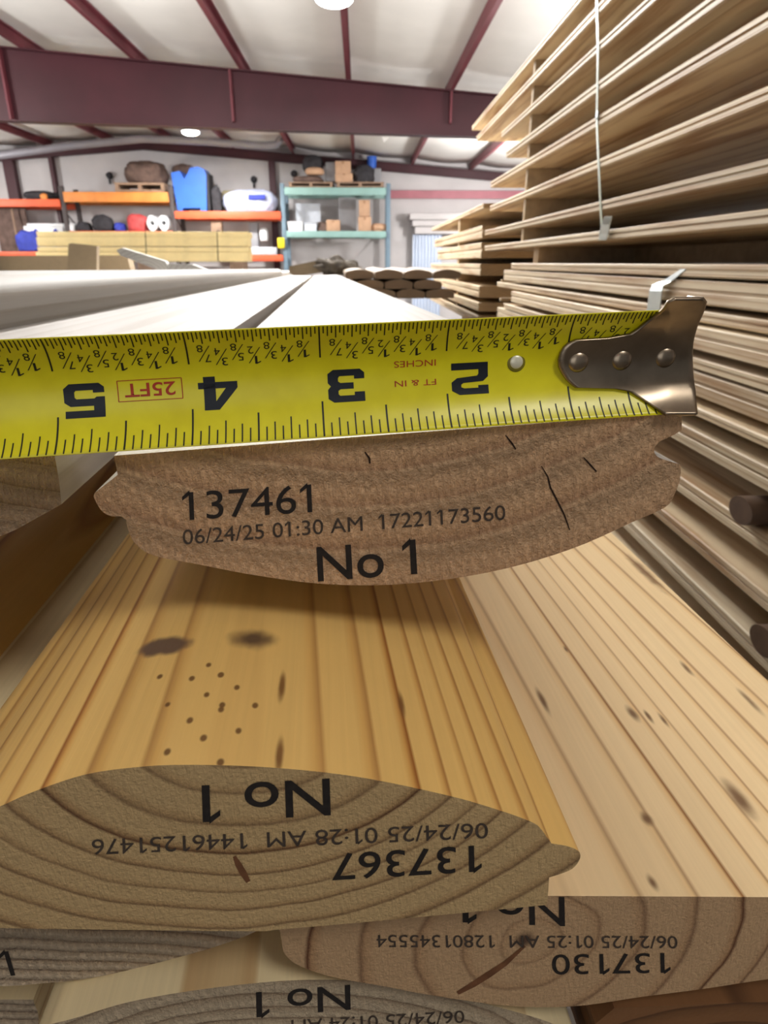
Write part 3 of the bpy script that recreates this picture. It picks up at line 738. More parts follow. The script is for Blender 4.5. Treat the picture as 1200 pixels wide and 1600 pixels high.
w2e = wood('golden_board_end', srgb(182, 152, 106), srgb(164, 130, 86), srgb(92, 58, 32), pith2, 0.0050, (0.75, 1), 0.0024, 0.75, bands=(0.5, 0.7, 0.83), end=True, fibre=0.12, vary=0.12)
B2 = [(-185, 1370), (-165, 1340), (-120, 1320, 1), (-60, 1285), (0, 1260), (50, 1238), (130, 1211), (210, 1199), (290, 1195), (420, 1199), (560, 1214), (700, 1243), (780, 1266), (832, 1285), (846, 1296, 1), (862, 1318, 1),
      (886, 1322), (904, 1330), (906, 1342), (896, 1356), (880, 1364), (858, 1371, 1), (855, 1414, 1), (600, 1438), (440, 1452), (395, 1455), (200, 1453), (0, 1450), (-150, 1446, 1), (-152, 1400, 1)]
b2 = px_board('log_siding_board', F2, B2, LB + 0.02, [w2s, w2e], 'golden pine board with two dark knots, round side up, stamped 137367 upside down', 'board')
stamp(F2, b2, 'No 1', (515, 1217), (315, 1228), (2, 60), M_ink, 0.008)
stamp(F2, b2, '06/24/25 01:28 AM  14461251476', (762, 1286), (143, 1312), (1, 25), M_ink_faint, 0.0)
stamp(F2, b2, '137367', (752, 1321), (518, 1335), (1, 43), M_ink, 0.005)
crack(F2, b2, [(366, 1338), (372, 1350), (380, 1364), (388, 1378)], 11, mat=M_pitch)

# its left neighbour deep in the shade of the upper layer
bN = px_board('log_siding_board', F2, [(-205, 1452, 1), (-1150, 1452, 1), (-1150, 1330), (-1050, 1260), (-900, 1215), (-700, 1200), (-450, 1220), (-300, 1270), (-215, 1330, 1)], LB, [w2s, w2e], 'shaded board left of the golden one, under the rough-ended neighbour', 'board', y0=0.03)

# third board: flat side up, wide, stamped 137130
F3 = Frame(at_z(830, 1480, 5.2 * IN), 2.6, 0.3)
pith3 = loc(F3, 828, 1470)
zt3 = loc(F3, 1000, 1402)[1]
K3 = []
for px, py, rx, ry in ((990, 1103, 0.0014, 0.0035), (1015, 1105, 0.0007, 0.003), (1040, 1110, 0.0007, 0.003), (1160, 1228, 0.0022, 0.006), (1010, 866, 0.003, 0.02), (1078, 1021, 0.001, 0.004), (1180, 1066, 0.0012, 0.006), (1012, 1275, 0.0014, 0.002), (885, 1008, 0.0006, 0.002), (848, 1096, 0.001, 0.006), (1020, 1378, 0.001, 0.002)):
    x, y = top_pt(F3, px, py, zt3); K3.append((x, y, zt3, rx, ry, 0.02, srgb(112, 80, 54), 0.8))
w3s = wood('pale_wide_board_face', srgb(232, 204, 158), srgb(220, 182, 128), srgb(140, 92, 50), pith3, 0.0088, (1, 1), 0.004, 0.5, knots=K3, bands=(0.62, 0.8, 0.88), fibre=0.07, vary=0.08, slope=(0.05, 0.0), blotch=None)
w3e = wood('pale_wide_board_end', srgb(178, 144, 106), srgb(164, 126, 88), srgb(88, 50, 26), pith3, 0.0088, (1, 1), 0.004, 0.75, bands=(0.6, 0.8, 0.88), end=True, fibre=0.12, vary=0.12,
           knots=[(loc(F3, 820, 1470)[0], 0, loc(F3, 820, 1468)[1], 0.0022, 0.01, 0.0022, srgb(70, 46, 34), 0.8)])
B3 = [(432, 1398, 1), (900, 1400), (1560, 1404, 1), (1580, 1440), (1560, 1480), (1400, 1505), (1200, 1530), (1100, 1545), (1000, 1558), (900, 1572), (800, 1572), (680, 1556), (600, 1541), (522, 1527), (470, 1510), (446, 1492), (440, 1470), (438, 1456, 1), (432, 1450, 1)]
b3 = px_board('log_siding_board', F3, B3, LB, [w3s, w3e], 'wide pale board at the right, flat side up, stamped 137130 upside down', 'board')
stamp(F3, b3, 'No 1', (882, 1402), (722, 1396), (1, 48), M_ink, 0.006)
stamp(F3, b3, '06/24/25 01:25 AM  12801345554', (1058, 1463), (588, 1461), (1, 20), M_ink_faint, 0.0)
stamp(F3, b3, '137130', (1047, 1489), (862, 1492), (1, 33), M_ink, 0.0)
crack(F3, b3, [(820, 1478), (790, 1505), (765, 1522), (740, 1538), (715, 1552)], 10, mat=M_pitch)

# bottom board, stamped No 1, sun-lit flat top
F4 = Frame(at_z(450, 1575, 5.4 * IN), 3.0, 0.3)
pith4 = loc(F4, 420, 1900)
w4s = wood('bottom_board_face', srgb(226, 206, 162), srgb(212, 184, 136), srgb(180, 142, 94), pith4, 0.006, (1, 1), 0.003, 0.5, bands=(0.5, 0.86, 0.97))
w4e = wood('bottom_board_end', srgb(178, 158, 130), srgb(164, 142, 114), srgb(126, 102, 78), pith4, 0.0036, (1, 1), 0.003, 0.75, bands=(0.4, 0.8, 0.95), end=True, fuzz=0.6, fibre=0.14, vary=0.14)
B4 = [(80, 1600, 1), (120, 1590), (200, 1566), (300, 1548), (400, 1536), (480, 1531), (560, 1533), (660, 1545), (780, 1574), (860, 1598), (900, 1620, 1), (905, 1668, 1), (60, 1668, 1), (50, 1630)]
b4 = px_board('log_siding_board', F4, B4, LB, [w4s, w4e], 'lowest board at the bottom edge of the photo, crowned top partly sunlit, stamped No 1', 'board')
stamp(F4, b4, 'No 1', (547, 1539), (400, 1551), (1, 41), M_ink, 0.006)
stamp(F4, b4, '06/24/25 01:24 AM', (725, 1579), (455, 1594), (1, 20), M_ink_faint, 0.0)
# bottom left board, rough end, round side down
F5 = Frame(at_z(100, 1500, 5.35 * IN), 3.2, 0.3)
pith5 = loc(F5, 120, 2300)
w5e = wood('rough_left_end', srgb(196, 174, 146), srgb(178, 152, 122), srgb(128, 100, 76), pith5, 0.0034, (1, 1), 0.003, 0.75, bands=(0.35, 0.7, 0.92), end=True, fuzz=1.6, fibre=0.25, vary=0.18)
B5 = [(-560, 1400, 1), (404, 1428, 1), (405, 1452), (340, 1478), (270, 1498), (200, 1516), (130, 1530), (60, 1537), (0, 1541), (-120, 1540), (-300, 1520), (-500, 1470)]
b5 = px_board('log_siding_board', F5, B5, LB, [w4s, w5e], 'rough-sawn board end at the lower left, wedged under the golden board', 'board')
stamp(F5, b5, 'No 1', (-110, 1536), (24, 1524), (-12, -40), M_ink, 0.0)
# boards further below seen in the gaps
F6 = Frame(at_z(30, 1580, 6.8 * IN), 3.0, 0.2)
b6 = px_board('log_siding_board', F6, [(-600, 1560, 1), (52, 1562, 1), (60, 1600), (40, 1680), (-600, 1700, 1)], LB, [w4s, w5e], 'shaded brown board end in the bottom left corner below the rough end', 'board')
F7 = Frame(at_z(1080, 1590, 5.8 * IN), 3.0, 0.2)
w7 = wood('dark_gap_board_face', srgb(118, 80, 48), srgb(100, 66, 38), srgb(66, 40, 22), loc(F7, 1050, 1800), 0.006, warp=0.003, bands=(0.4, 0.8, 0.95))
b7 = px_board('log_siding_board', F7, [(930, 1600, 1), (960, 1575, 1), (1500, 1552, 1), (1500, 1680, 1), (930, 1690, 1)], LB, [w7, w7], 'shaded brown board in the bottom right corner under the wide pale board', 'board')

bpy.context.view_layer.update()
zlow = min((o.matrix_basis @ Vector(v)).z for o in (b4, b6, b7) for v in o.bound_box)
for k, Y in enumerate((0.9, 2.9)):
    tag(boxm('skid', (-0.1 - 0.055 * Y, Y, (zlow - 0.002) / 2), (0.9, 0.14, zlow - 0.002), simple('skid_timber', srgb(128, 104, 80), 0.8, 0, 0.2, 20)), ('near', 'far')[k].capitalize() + ' timber skid standing under the near stack of stamped boards', 'skid', 'skids under the near stack')
# ------------------------------------------------------------------ the tape measure
FT = Frame(at_z(600, 690, 5.0 * IN), 4.6, 0.0)
# chord corners (inch 1 and inch 5, top and bottom edge) traced on the plane that holds the blade's two edges
def v2(px, py): return Vector(FT.tr(px, py))
T5b, T1b = v2(85.5, 712), v2(898.5, 657)
T5t, T1t = v2(62, 528), v2(901, 490.5)
unit = ((T5b - T1b).length + (T5t - T1t).length) / 8
HALF = 0.84                                # half opening angle of the blade's arc
M_tape = None
def chord(s, c):                           # s inches from the hook, c from -1 (photo top) to 1 (photo bottom)
    k = (s - 1) / 4
    b_ = T1b + (T5b - T1b) * k; t_ = T1t + (T5t - T1t) * k
    return (b_ + t_) / 2 + (b_ - t_) / 2 * c
HC = ((T1b - T1t).length + (T5b - T5t).length) / 4
RAD = HC / sin(HALF); SAG = RAD * (1 - cos(HALF))
def arcdepth(c):                           # towards the board, 0 at the edges
    q = min(abs(c) * sin(HALF), 0.999)
    d = RAD * (sqrt(1 - q * q) - cos(HALF))
    return d
def T(s, v, lift=0.0):                     # v: arc position -1..1
    c = sin(v * HALF) / sin(HALF)
    p = chord(s, c)
    nx = -sin(v * HALF)                    # inward normal: towards the photographer, leaning to the middle
    up = (T1t - T1b).normalized()
    q = p + up * (sin(v * HALF)) * lift * 1.0
    return Vector((q.x, arcdepth(c) - cos(v * HALF) * lift, q.y))
tape = thing('tape_measure', FT.O, 'yellow steel tape blade held along the top of the stamped board end', 'tape measure')
tape.matrix_basis = FT.m()
m, nt, bsdf = newmat('yellow_tape_paint'); N_, L_ = nt.nodes, nt.links
tc = N_.new('ShaderNodeTexCoord'); nz_ = N_.new('ShaderNodeTexNoise'); nz_.inputs['Scale'].default_value = 160; nz_.inputs['Detail'].default_value = 5
L_.new(tc.outputs['Object'], nz_.inputs['Vector']); cr_ = N_.new('ShaderNodeValToRGB')
cr_.color_ramp.elements[0].position = 0.3; cr_.color_ramp.elements[0].color = srgb(214, 200, 18); cr_.color_ramp.elements[1].position = 0.7; cr_.color_ramp.elements[1].color = srgb(226, 214, 26)
L_.new(nz_.outputs['Fac'], cr_.inputs['Fac']); L_.new(cr_.outputs['Color'], bsdf.inputs['Base Color'])
bsdf.inputs['Roughness'].default_value = 0.32; bsdf.inputs['Specular IOR Level'].default_value = 0.5
M_tape = m
S0, S1 = 0.02, 7.2
nv, ns = 28, 60
verts = [T(S0 + (S1 - S0) * i / ns, -1 + 2 * j / nv) for i in range(ns + 1) for j in range(nv + 1)]
faces = [(i * (nv + 1) + j, i * (nv + 1) + j + 1, (i + 1) * (nv + 1) + j + 1, (i + 1) * (nv + 1) + j) for i in range(ns) for j in range(nv)]
o = mesh_obj('blade', verts, faces, M_tape, tape, None, 60)
o.modifiers.new('t', 'SOLIDIFY').thickness = 0.00013; o.modifiers['t'].offset = 0
LIFT = 0.00012
M_tick = simple('tape_black_print', srgb(34, 34, 18), 0.5, 0, 0.2, 700)
M_num = simple('tape_numeral_print', srgb(20, 24, 32), 0.45, 0, 0.2, 500)
M_redp = simple('tape_red_print', srgb(168, 52, 26), 0.5, 0, 0.15, 500)
def vstrip(vs, fs, s, va, vb, wd, skew=0.0):
    n = max(2, int(abs(vb - va) / 0.07)); b0 = len(vs)
    for k in range(n + 1):
        v = va + (vb - va) * k / n
        for sg in (-1, 1): vs.append(T(s + sg * wd / 2 + skew * (k / n), v, LIFT))
    for k in range(n): fs.append((b0 + 2 * k, b0 + 2 * k + 1, b0 + 2 * k + 3, b0 + 2 * k + 2))
vs_, fs_ = [], []
for k in range(1, 16 * 7):                 # lower edge in the photo: sixteenths
    s = k / 16
    if k % 16 == 0: ln = 0.62
    elif k % 8 == 0: ln = 0.50
    elif k % 4 == 0: ln = 0.40
    elif k % 2 == 0: ln = 0.33
    else: ln = 0.25
    vstrip(vs_, fs_, s, 0.985, 0.985 - ln, 0.011 if k % 8 else 0.014)
for k in range(1, 32 * 7):                 # upper edge: thirty-seconds
    s = k / 32
    if k % 32 == 0: ln = 0.62
    elif k % 4 == 0: ln = 0.26
    elif k % 2 == 0: ln = 0.22
    else: ln = 0.16
    if k % 32 and ((k // 1) % 2) and s < 0: continue
    vstrip(vs_, fs_, s, -0.985, -0.985 + ln, 0.010 if k % 32 else 0.013)
mesh_obj('scale_marks', vs_, fs_, M_tick, tape)
def tape_text(body, sa, sb, va, vb, mat, name, bold=0.0, parent=tape):
    """Text read with the photo turned upside down: runs from sa to sb, baseline at va, cap line at vb."""
    me, x0, x1, y0, y1 = text_mesh(body, bold)
    bm = bmesh.new(); bm.from_mesh(me); bpy.data.meshes.remove(me)
    for k in range(1, 12):
        y = y0 + (y1 - y0) * k / 12
        bmesh.ops.bisect_plane(bm, geom=bm.verts[:] + bm.edges[:] + bm.faces[:], plane_co=(0, y, 0), plane_no=(0, 1, 0))
    for v in bm.verts:
        u = (v.co.x - x0) / (x1 - x0); h = (v.co.y - y0) / (y1 - y0)
        v.co = T(sa + (sb - sa) * u, va + (vb - va) * h, LIFT)
    me = bpy.data.meshes.new(name); bm.to_mesh(me); bm.free(); me.materials.append(mat)
    o = bpy.data.objects.new(name, me); COL.objects.link(o); o.parent = parent
    return o
def joined(objs, name):
    bm = bmesh.new()
    for o in objs: bm.from_mesh(o.data)
    mat = objs[0].data.materials[0]
    for o in objs:
        d = o.data; bpy.data.objects.remove(o); bpy.data.meshes.remove(d)
    me = bpy.data.meshes.new(name); bm.to_mesh(me); bm.free(); me.materials.append(mat)
    o = bpy.data.objects.new(name, me); COL.objects.link(o); o.parent = tape
    return o
def numeral(n, sa, sb):
    # heavy extended numerals drawn as strokes on a 0..1 box (x right, y up when read)
    S = {2: [[(0, .8), (0, 1), (.8, 1), (1, .86), (1, .6), (.85, .47), (.3, .42), (.26, .36), (.26, .22), (1, .22), (1, 0), (0, 0), (0, .46), (.14, .6), (.68, .63), (.74, .68), (.74, .76), (.66, .8), (.28, .8), (.28, .72), (0, .72)]],
         3: [[(0, 1), (.85, 1), (1, .88), (1, .6), (.92, .5), (1, .4), (1, .12), (.85, 0), (.12, 0), (0, .12), (0, .3), (.28, .3), (.28, .2), (.68, .2), (.72, .26), (.72, .36), (.66, .41), (.3, .41), (.3, .6), (.66, .6), (.72, .65), (.72, .75), (.68, .8), (.28, .8), (.28, .7), (0, .7), (0, .88)]],
         4: [[(.52, 1), (.86, 1), (.86, .36), (1, .36), (1, .17), (.86, .17), (.86, 0), (.56, 0), (.56, .17), (0, .17), (0, .4)], ],
         5: [[(0, 1), (.98, 1), (.98, .79), (.28, .79), (.28, .66), (.85, .66), (1, .54), (1, .14), (.85, 0), (.12, 0), (0, .12), (0, .28), (.28, .28), (.28, .2), (.7, .2), (.74, .25), (.74, .4), (.7, .45), (.26, .45), (.2, .4), (0, .4)]],
         6: [[(.15, 1), (.95, 1), (.95, .8), (.3, .8), (.28, .6), (.88, .6), (1, .5), (1, .12), (.87, 0), (.12, 0), (0, .12), (0, .86)]]}[n]
    bm = bmesh.new()
    for poly in S:
        bm.faces.new([bm.verts.new((x, y, 0)) for x, y in poly])
    bmesh.ops.triangulate(bm, faces=bm.faces[:])
    if n == 4:                              # open counter
        bm.free(); bm = bmesh.new()
        for poly in ([(.56, 0), (.86, 0), (.86, 1), (.56, 1)], [(0, .17), (1, .17), (1, .36), (0, .36)], [(0, .36), (.3, .36), (.56, .74), (.56, 1), (.48, 1)]):
            bm.faces.new([bm.verts.new((x, y, 0)) for x, y in poly])
    for k in range(1, 14):
        bmesh.ops.bisect_plane(bm, geom=bm.verts[:] + bm.edges[:] + bm.faces[:], plane_co=(0, k / 14, 0), plane_no=(0, 1, 0))
    va, vb = -0.14, 0.40
    for v in bm.verts:
        v.co = T(sa + (sb - sa) * v.co.x, va + (vb - va) * v.co.y, LIFT)
    me = bpy.data.meshes.new('inch_numeral'); bm.to_mesh(me); bm.free(); me.materials.append(M_num)
    o = bpy.data.objects.new('inch_numeral', me); COL.objects.link(o); o.parent = tape
    o['label'] = 'bold black upside-down numeral %d' % n
for n, a_, c_ in ((2, 1.66, 1.96), (3, 2.66, 2.95), (4, 3.65, 3.95), (5, 4.65, 4.95), (6, 5.65, 5.95)): numeral(n, a_, c_)
fr_objs = []
row = [(1, 8), (1, 4), (3, 8), (1, 2), (5, 8), (3, 4), (7, 8)]
for base in range(0, 6):
    for k, (a_, c_) in enumerate(row):
        s = base + (k + 1) / 8
        if s < 0.2: continue
        low = 0.0 if c_ == 8 else 0.07
        fr_objs.append(tape_text(str(a_), s - 0.045, s + 0.0, -0.52 + low, -0.385 + low, M_tick, 'fr'))
        fr_objs.append(tape_text(str(c_), s - 0.0 + 0.005, s + 0.05, -0.70 + low, -0.565 + low, M_tick, 'fr'))
        v1, f1 = [], []
        vstrip(v1, f1, s - 0.045, -0.68 + low, -0.40 + low, 0.008, 0.09)
        fr_objs.append(mesh_obj('fr', v1, f1, M_tick, tape))
# the slash runs the other way when read: flip by building it from denominators to numerators
joined(fr_objs, 'fraction_marks')
t_ = tape_text('INCHES', 2.085, 2.42, -0.23, -0.12, M_redp, 'unit_print'); t_['label'] = 'small red print INCHES'
t_ = tape_text('FT & IN', 2.085, 2.42, 0.10, 0.20, M_redp, 'unit_print'); t_['label'] = 'small red print FT & IN'
t_ = tape_text('25FT', 4.12, 4.50, -0.10, 0.12, M_redp, 'length_print', 0.012); t_['label'] = 'red print 25FT in a thin box'
vs_, fs_ = [], []
for s in (4.07, 4.55): vstrip(vs_, fs_, s, -0.15, 0.18, 0.007)
for v in (-0.15, 0.18):
    b0 = len(vs_)
    for k in range(9):
        for d in (-0.006, 0.006): vs_.append(T(4.07 + 0.48 * k / 8, v + d, LIFT))
    for k in range(8): fs_.append((b0 + 2 * k, b0 + 2 * k + 1, b0 + 2 * k + 3, b0 + 2 * k + 2))
mesh_obj('print_box', vs_, fs_, M_redp, tape)
# nail hole with its pale rim
M_hook = simple('worn_chrome', srgb(150, 134, 114), 0.3, 0.95, 0.28, 120, spec=0.5)
M_hole = simple('bare_metal_disc', srgb(226, 220, 196), 0.35, 0.3, 0.06, 300)
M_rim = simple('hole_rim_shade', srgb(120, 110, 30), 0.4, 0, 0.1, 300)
def inv(px, py):                           # pixel -> (s, c) on the chord plane
    p = v2(px, py)
    s = 1.0; c = 0.0
    for _ in range(12):
        e = chord(s, c) - p
        ds = (chord(s + 1e-3, c) - chord(s, c)) / 1e-3; dc = (chord(s, c + 1e-3) - chord(s, c)) / 1e-3
        det = ds.x * dc.y - ds.y * dc.x
        s -= (e.x * dc.y - e.y * dc.x) / det; c -= (ds.x * e.y - ds.y * e.x) / det
    return s, c
def dome(px, py, rpx, h, name, mat, parent, base=0.0):
    s, c = inv(px, py)
    ctr = chord(s, c); y = arcdepth(c) - base
    r = rpx / FPX * 5.05 * IN
    bm = bmesh.new()
    bmesh.ops.create_uvsphere(bm, u_segments=24, v_segments=14, radius=r)
    for v in bm.verts: v.co.z *= h / r
    bmesh.ops.rotate(bm, cent=(0, 0, 0), matrix=Matrix.Rotation(radians(90), 3, 'X'), verts=bm.verts)
    bmesh.ops.translate(bm, vec=(ctr.x, y, ctr.y), verts=bm.verts)
    return bm_obj(name, bm, mat, parent, smooth=60)
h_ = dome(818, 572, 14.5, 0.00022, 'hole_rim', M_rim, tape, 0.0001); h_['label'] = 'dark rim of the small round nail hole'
h_ = dome(818, 571, 11, 0.0005, 'nail_hole', M_hole, tape, 0.0001); h_['label'] = 'pale round nail hole near the hook'
# end hook: neck plate, flared head and folded claw
rows = [(466, 1054, 1096), (472, 1042, 1101), (480, 1037, 1099), (488, 1030, 1096), (497, 1018, 1092), (506, 1006, 1088), (515, 995, 1085), (522, 984, 1083), (528, 950, 1081.5), (531, 900, 1081),
        (536, 888, 1080), (543, 880, 1079.5), (552, 875, 1079), (562, 872, 1079), (574, 873, 1079.5), (584, 878, 1080), (594, 885, 1081), (602, 894, 1082), (606, 900, 1082.5), (607.5, 960, 1083), (612, 984, 1083.5), (620, 996, 1084), (630, 1012, 1085), (640, 1028, 1086), (648, 1040, 1087)]
def hook_pt(px, py, lift=0.0007):
    s, c = inv(px, py)
    p = chord(s, c)
    base = arcdepth(max(-1, min(1, c)))
    if abs(c) > 1: base -= (abs(c) - 1) * HC * 0.9
    flare = 0.0
    if px > 985: flare = 0.0012 * min(1, (px - 985) / 60) ** 2 * max(0, abs(c) - 0.4)
    y = base - lift - flare
    q = FT.tr(px, py, y)
    return Vector((q[0], y, q[1]))
NC = 22
verts, faces = [], []
fine = []
for (a_, c_) in zip(rows, rows[1:]):
    for k in range(3):
        t = k / 3; fine.append(tuple(a_[i] + (c_[i] - a_[i]) * t for i in range(3)))
fine.append(rows[-1])
for (py, xa, xb) in fine:
    for k in range(NC + 1): verts.append(hook_pt(xa + (xb - xa) * k / NC, py))
for r_ in range(len(fine) - 1):
    for k in range(NC):
        q = r_ * (NC + 1) + k; faces.append((q, q + NC + 1, q + NC + 2, q + 1))
# folded claw going back over the board's edge
b0 = len(verts)
for r_, (py, xa, xb) in enumerate(fine):
    e = verts[r_ * (NC + 1) + NC]
    for k in range(1, 5):
        a_ = k / 4 * pi / 2
        verts.append(e + Vector((0.0004 * sin(a_), 0.0012 * (1 - cos(a_)) + 0.0015 * (k == 4) * 3, 0)))
for r_ in range(len(fine) - 1):
    for k in range(4):
        i0 = (r_ * (NC + 1) + NC) if k == 0 else b0 + r_ * 4 + k - 1
        i1 = ((r_ + 1) * (NC + 1) + NC) if k == 0 else b0 + (r_ + 1) * 4 + k - 1
        faces.append((i0, i1, b0 + (r_ + 1) * 4 + k, b0 + r_ * 4 + k))
hook = mesh_obj('end_hook', verts, faces, M_hook, tape, None, 50)
hook['label'] = 'dull chrome flared end hook'
hm = hook.modifiers.new('t', 'SOLIDIFY'); hm.thickness = 0.0007; hm.offset = 0
for px, py in ((903, 565), (971, 562), (1039, 558)):
    bm = bmesh.new()
    hp = hook_pt(px, py); ctr = Vector((hp.x, hp.z)); y = hp.y
    prof_ = [(0.0, 0.0008), (0.0009, 0.00075), (0.0016, 0.00055), (0.0020, 0.00025), (0.0022, 0.0), (0.0023, -0.0004)]
    rr = []
    for r_, h in prof_:
        rr.append([bm.verts.new((ctr.x + r_ * cos(2 * pi * k / 28), y - h - 0.0002, ctr.y + r_ * sin(2 * pi * k / 28))) for k in range(28)] if r_ else [bm.verts.new((ctr.x, y - h - 0.0002, ctr.y))])
    for k in range(28): bm.faces.new((rr[0][0], rr[1][k], rr[1][(k + 1) % 28]))
    for a_, c_ in zip(rr[1:], rr[2:]):
        for k in range(28): bm.faces.new((a_[k], c_[k], c_[(k + 1) % 28], a_[(k + 1) % 28]))
    bm_obj('rivet', bm, M_hook, hook, smooth=50)


# ------------------------------------------------------------------ the board pile on the right
XS = 0.45
def slope_z(sl, X=XS, px=935):             # height on the plane x = X seen on the line of this slope from the vanishing point
    return at_X(px, 412 + sl * (px - 565), X).z
def y_at(px, py, X=XS): return at_X(px, py, X).y
wS = wood('pile_board_face', srgb(222, 204, 172), srgb(204, 178, 140), srgb(152, 118, 82), (0.1, -0.25), 0.008, (0.6, 1), 0.006, 0.55, bands=(0.4, 0.84, 0.96), rnd=0.3, ystretch=0.02, vary=0.16, blotch=srgb(168, 126, 84))
wSe = wood('pile_board_end', srgb(196, 170, 132), srgb(176, 146, 106), srgb(136, 102, 70), (0.1, -0.1), 0.007, (0.6, 1), 0.004, 0.75, bands=(0.4, 0.84, 0.96), end=True, rnd=0.3)
def pile_board(x0, y0, y1, zt, zb, label, group, width=0.42, skew=0.0, mats=None, gd=0.004):
    t = zt - zb
    g = min(0.35, 0.006 / t)
    p = [(0.0015, 0), (0, -0.0015), (0, -t * 0.36), (gd, -t * 0.40), (gd, -t * 0.50), (0.001, -t * 0.54), (0.001, -t + 0.002), (0.004, -t), (width, -t), (width, 0)]
    o = prism('pine_board', p, 0, y1 - y0, mats or [wS, wSe], None, Matrix.Translation((x0, y0, zt)) @ Matrix.Rotation(skew, 4, 'Z'), smooth=None)
    return tag(o, label, 'board', group)
def sticker(x0, y, z0, z1, label, group, w_=0.022, width=0.42):
    o = boxm('spacer_stick', (x0 + width / 2, y, (z0 + z1) / 2), (width, w_, z1 - z0), M_stick, None, 0.001)
    return tag(o, label, 'wood strip', group)
M_stick = simple('spacer_wood', srgb(186, 162, 128), 0.7, 0, 0.15, 40)
ORD = ['topmost', 'second', 'third', 'fourth', 'fifth', 'sixth', 'seventh', 'eighth', 'ninth', 'tenth', 'eleventh', 'twelfth']
up_l = [(-1.235, -1.197, 737, 167), (-1.10, -1.055, 744, 195), (-0.935, -0.895, 783, 209), (-0.772, -0.728, 790, 234), (-0.627, -0.582, 766, 280), (-0.442, -0.402, 765, 320), (-0.262, -0.222, 757, 355), (-0.138, -0.097, 757, 386)]
GU = 'boards of the strapped upper pile'
zs = []
for i, (a_, b__, px, py) in enumerate(up_l):
    zt, zb = slope_z(a_), slope_z(b__)
    pile_board(XS, 0.16, y_at(px, 412 + b__ * (px - 565)), zt, zb, '%s pine board %s of the strapped upper pile at right' % (ORD[i].capitalize(), 'down' if i else 'board'.replace('board', 'layer')), GU)
    zs.append((zt, zb))
sy = y_at(806, 420)
for i in range(len(zs) - 1):
    sticker(XS + 0.012, sy, zs[i + 1][0], zs[i][1], '%s short spacer stick from the top between boards of the upper pile' % ORD[i].capitalize(), 'spacer sticks in the upper pile')
low = [(0.002, 0.042), (0.05, 0.122), (0.14, 0.176), (0.186, 0.258), (0.282, 0.318), (0.325, 0.40), (0.425, 0.455), (0.50, 0.565), (0.672, 0.728), (0.81, 0.856), (0.955, 1.01), (1.10, 1.16)]
GL = 'boards of the lower pile at right'
zl = []
for i, (a_, b__) in enumerate(low):
    zt, zb = slope_z(a_, px=1150), slope_z(b__, px=1150)
    pile_board(XS - 0.004 + 0.006 * ((i * 7) % 3) / 2, 0.1, y_at(800, 412 + b__ * 235) + 0.12 * (i % 3), zt, zb, '%s board of the lower pile at right, below the dark gap' % ORD[i].capitalize(), GL, gd=0.0022)
    zl.append((zt, zb))
j = 0
for i in range(len(zl) - 1):
    if zl[i][1] - zl[i + 1][0] < 0.006: continue
    sticker(XS + 0.012, sy + 0.25, zl[i + 1][0], zl[i][1], '%s spacer stick from the top in the lower pile at right' % ORD[j].capitalize(), 'spacer sticks in the lower pile'); j += 1
for nm, xa, ya, zb_, wd, lb in (('skid', XS + 0.05, 0.5, zl[-1][1], 0.3, 'near timber skid under the lower pile at right'), ('skid', XS + 0.05, 1.7, zl[-1][1], 0.3, 'far timber skid under the lower pile at right')):
    tag(boxm(nm, (xa + wd / 2, ya, zb_ / 2), (wd, 0.12, zb_ - 0.001), M_stick), lb, 'skid', 'skids under the piles')
# bearer block between the two piles
sticker(XS + 0.03, 0.95 * sy, zl[0][0], zs[-1][1], 'Short bearer block across the dark gap between the two right piles', None, 0.05)
tag(boxm('bearer', (XS + 0.34, 1.25, (zl[0][0] + zs[-1][1]) / 2), (0.09, 2.2, zs[-1][1] - zl[0][0] - 0.001), M_stick, None, 0.002), 'added long timber blocking light through the gap between the two right piles', 'bearer')  # added timber filling the gap so no light leaks through
# dark rounded stick ends poking out of the lower pile
M_stub = simple('dark_stick_wood', srgb(92, 70, 52), 0.7, 0, 0.2, 60)
for k, (px, py, i, rr) in enumerate(((1150, 828, 8, 0.011), (1190, 1005, 10, 0.010))):
    z = (zl[i - 1][1] + zl[i][0]) / 2
    p = at_X(px, py, XS - 0.012)
    hh = (zl[i - 1][1] - zl[i][0]) / 2 * 0.98
    bm = bmesh.new(); bmesh.ops.create_cone(bm, cap_ends=True, segments=24, radius1=1, radius2=1, depth=0.4)
    bmesh.ops.rotate(bm, cent=(0, 0, 0), matrix=Matrix.Rotation(radians(90), 3, 'Y'), verts=bm.verts)
    bmesh.ops.scale(bm, vec=(1, 0.024, min(hh, 0.016)), verts=bm.verts)
    o = bm_obj('stick_end', bm, M_stub, None, Matrix.Translation((XS + 0.188, p.y, zl[i][0] + min(hh, 0.016))), 40)
    tag(o, ('dark rounded stick end between boards right of the stamped end', 'dark rounded stick end near the right edge above the wide pale board')[k], 'wood strip')
# straps
def strap(X, pts, label, wd=0.012):
    t = thing('packing_strap', Vector((X, pts[0][1], pts[0][2])), label, 'strap')
    return t
ps = [at_X(x, y, XS - 0.0008) for x, y in ((931, -60), (932, 0), (934, 75), (933, 135), (932, 190), (935, 255), (938, 322), (941, 372))]
Yst = sum(p.y for p in ps) / len(ps)
t = thing('packing_strap', (0, 0, 0), 'thin pale green strap running down the face of the upper pile', 'strap')
vs_, fs_ = [], []
for p in ps:
    for d in (-0.005, 0.005): vs_.append(p + Vector((0, d, 0)))
for k in range(len(ps) - 1): fs_.append((2 * k, 2 * k + 1, 2 * k + 3, 2 * k + 2))
o = mesh_obj('band', vs_, fs_, M_strap, t); o.modifiers.new('t', 'SOLIDIFY').thickness = 0.001
p = at_X(933, 180, XS - 0.003); boxm('seal', p, (0.003, 0.012, 0.012), M_clip, t, 0.0008)
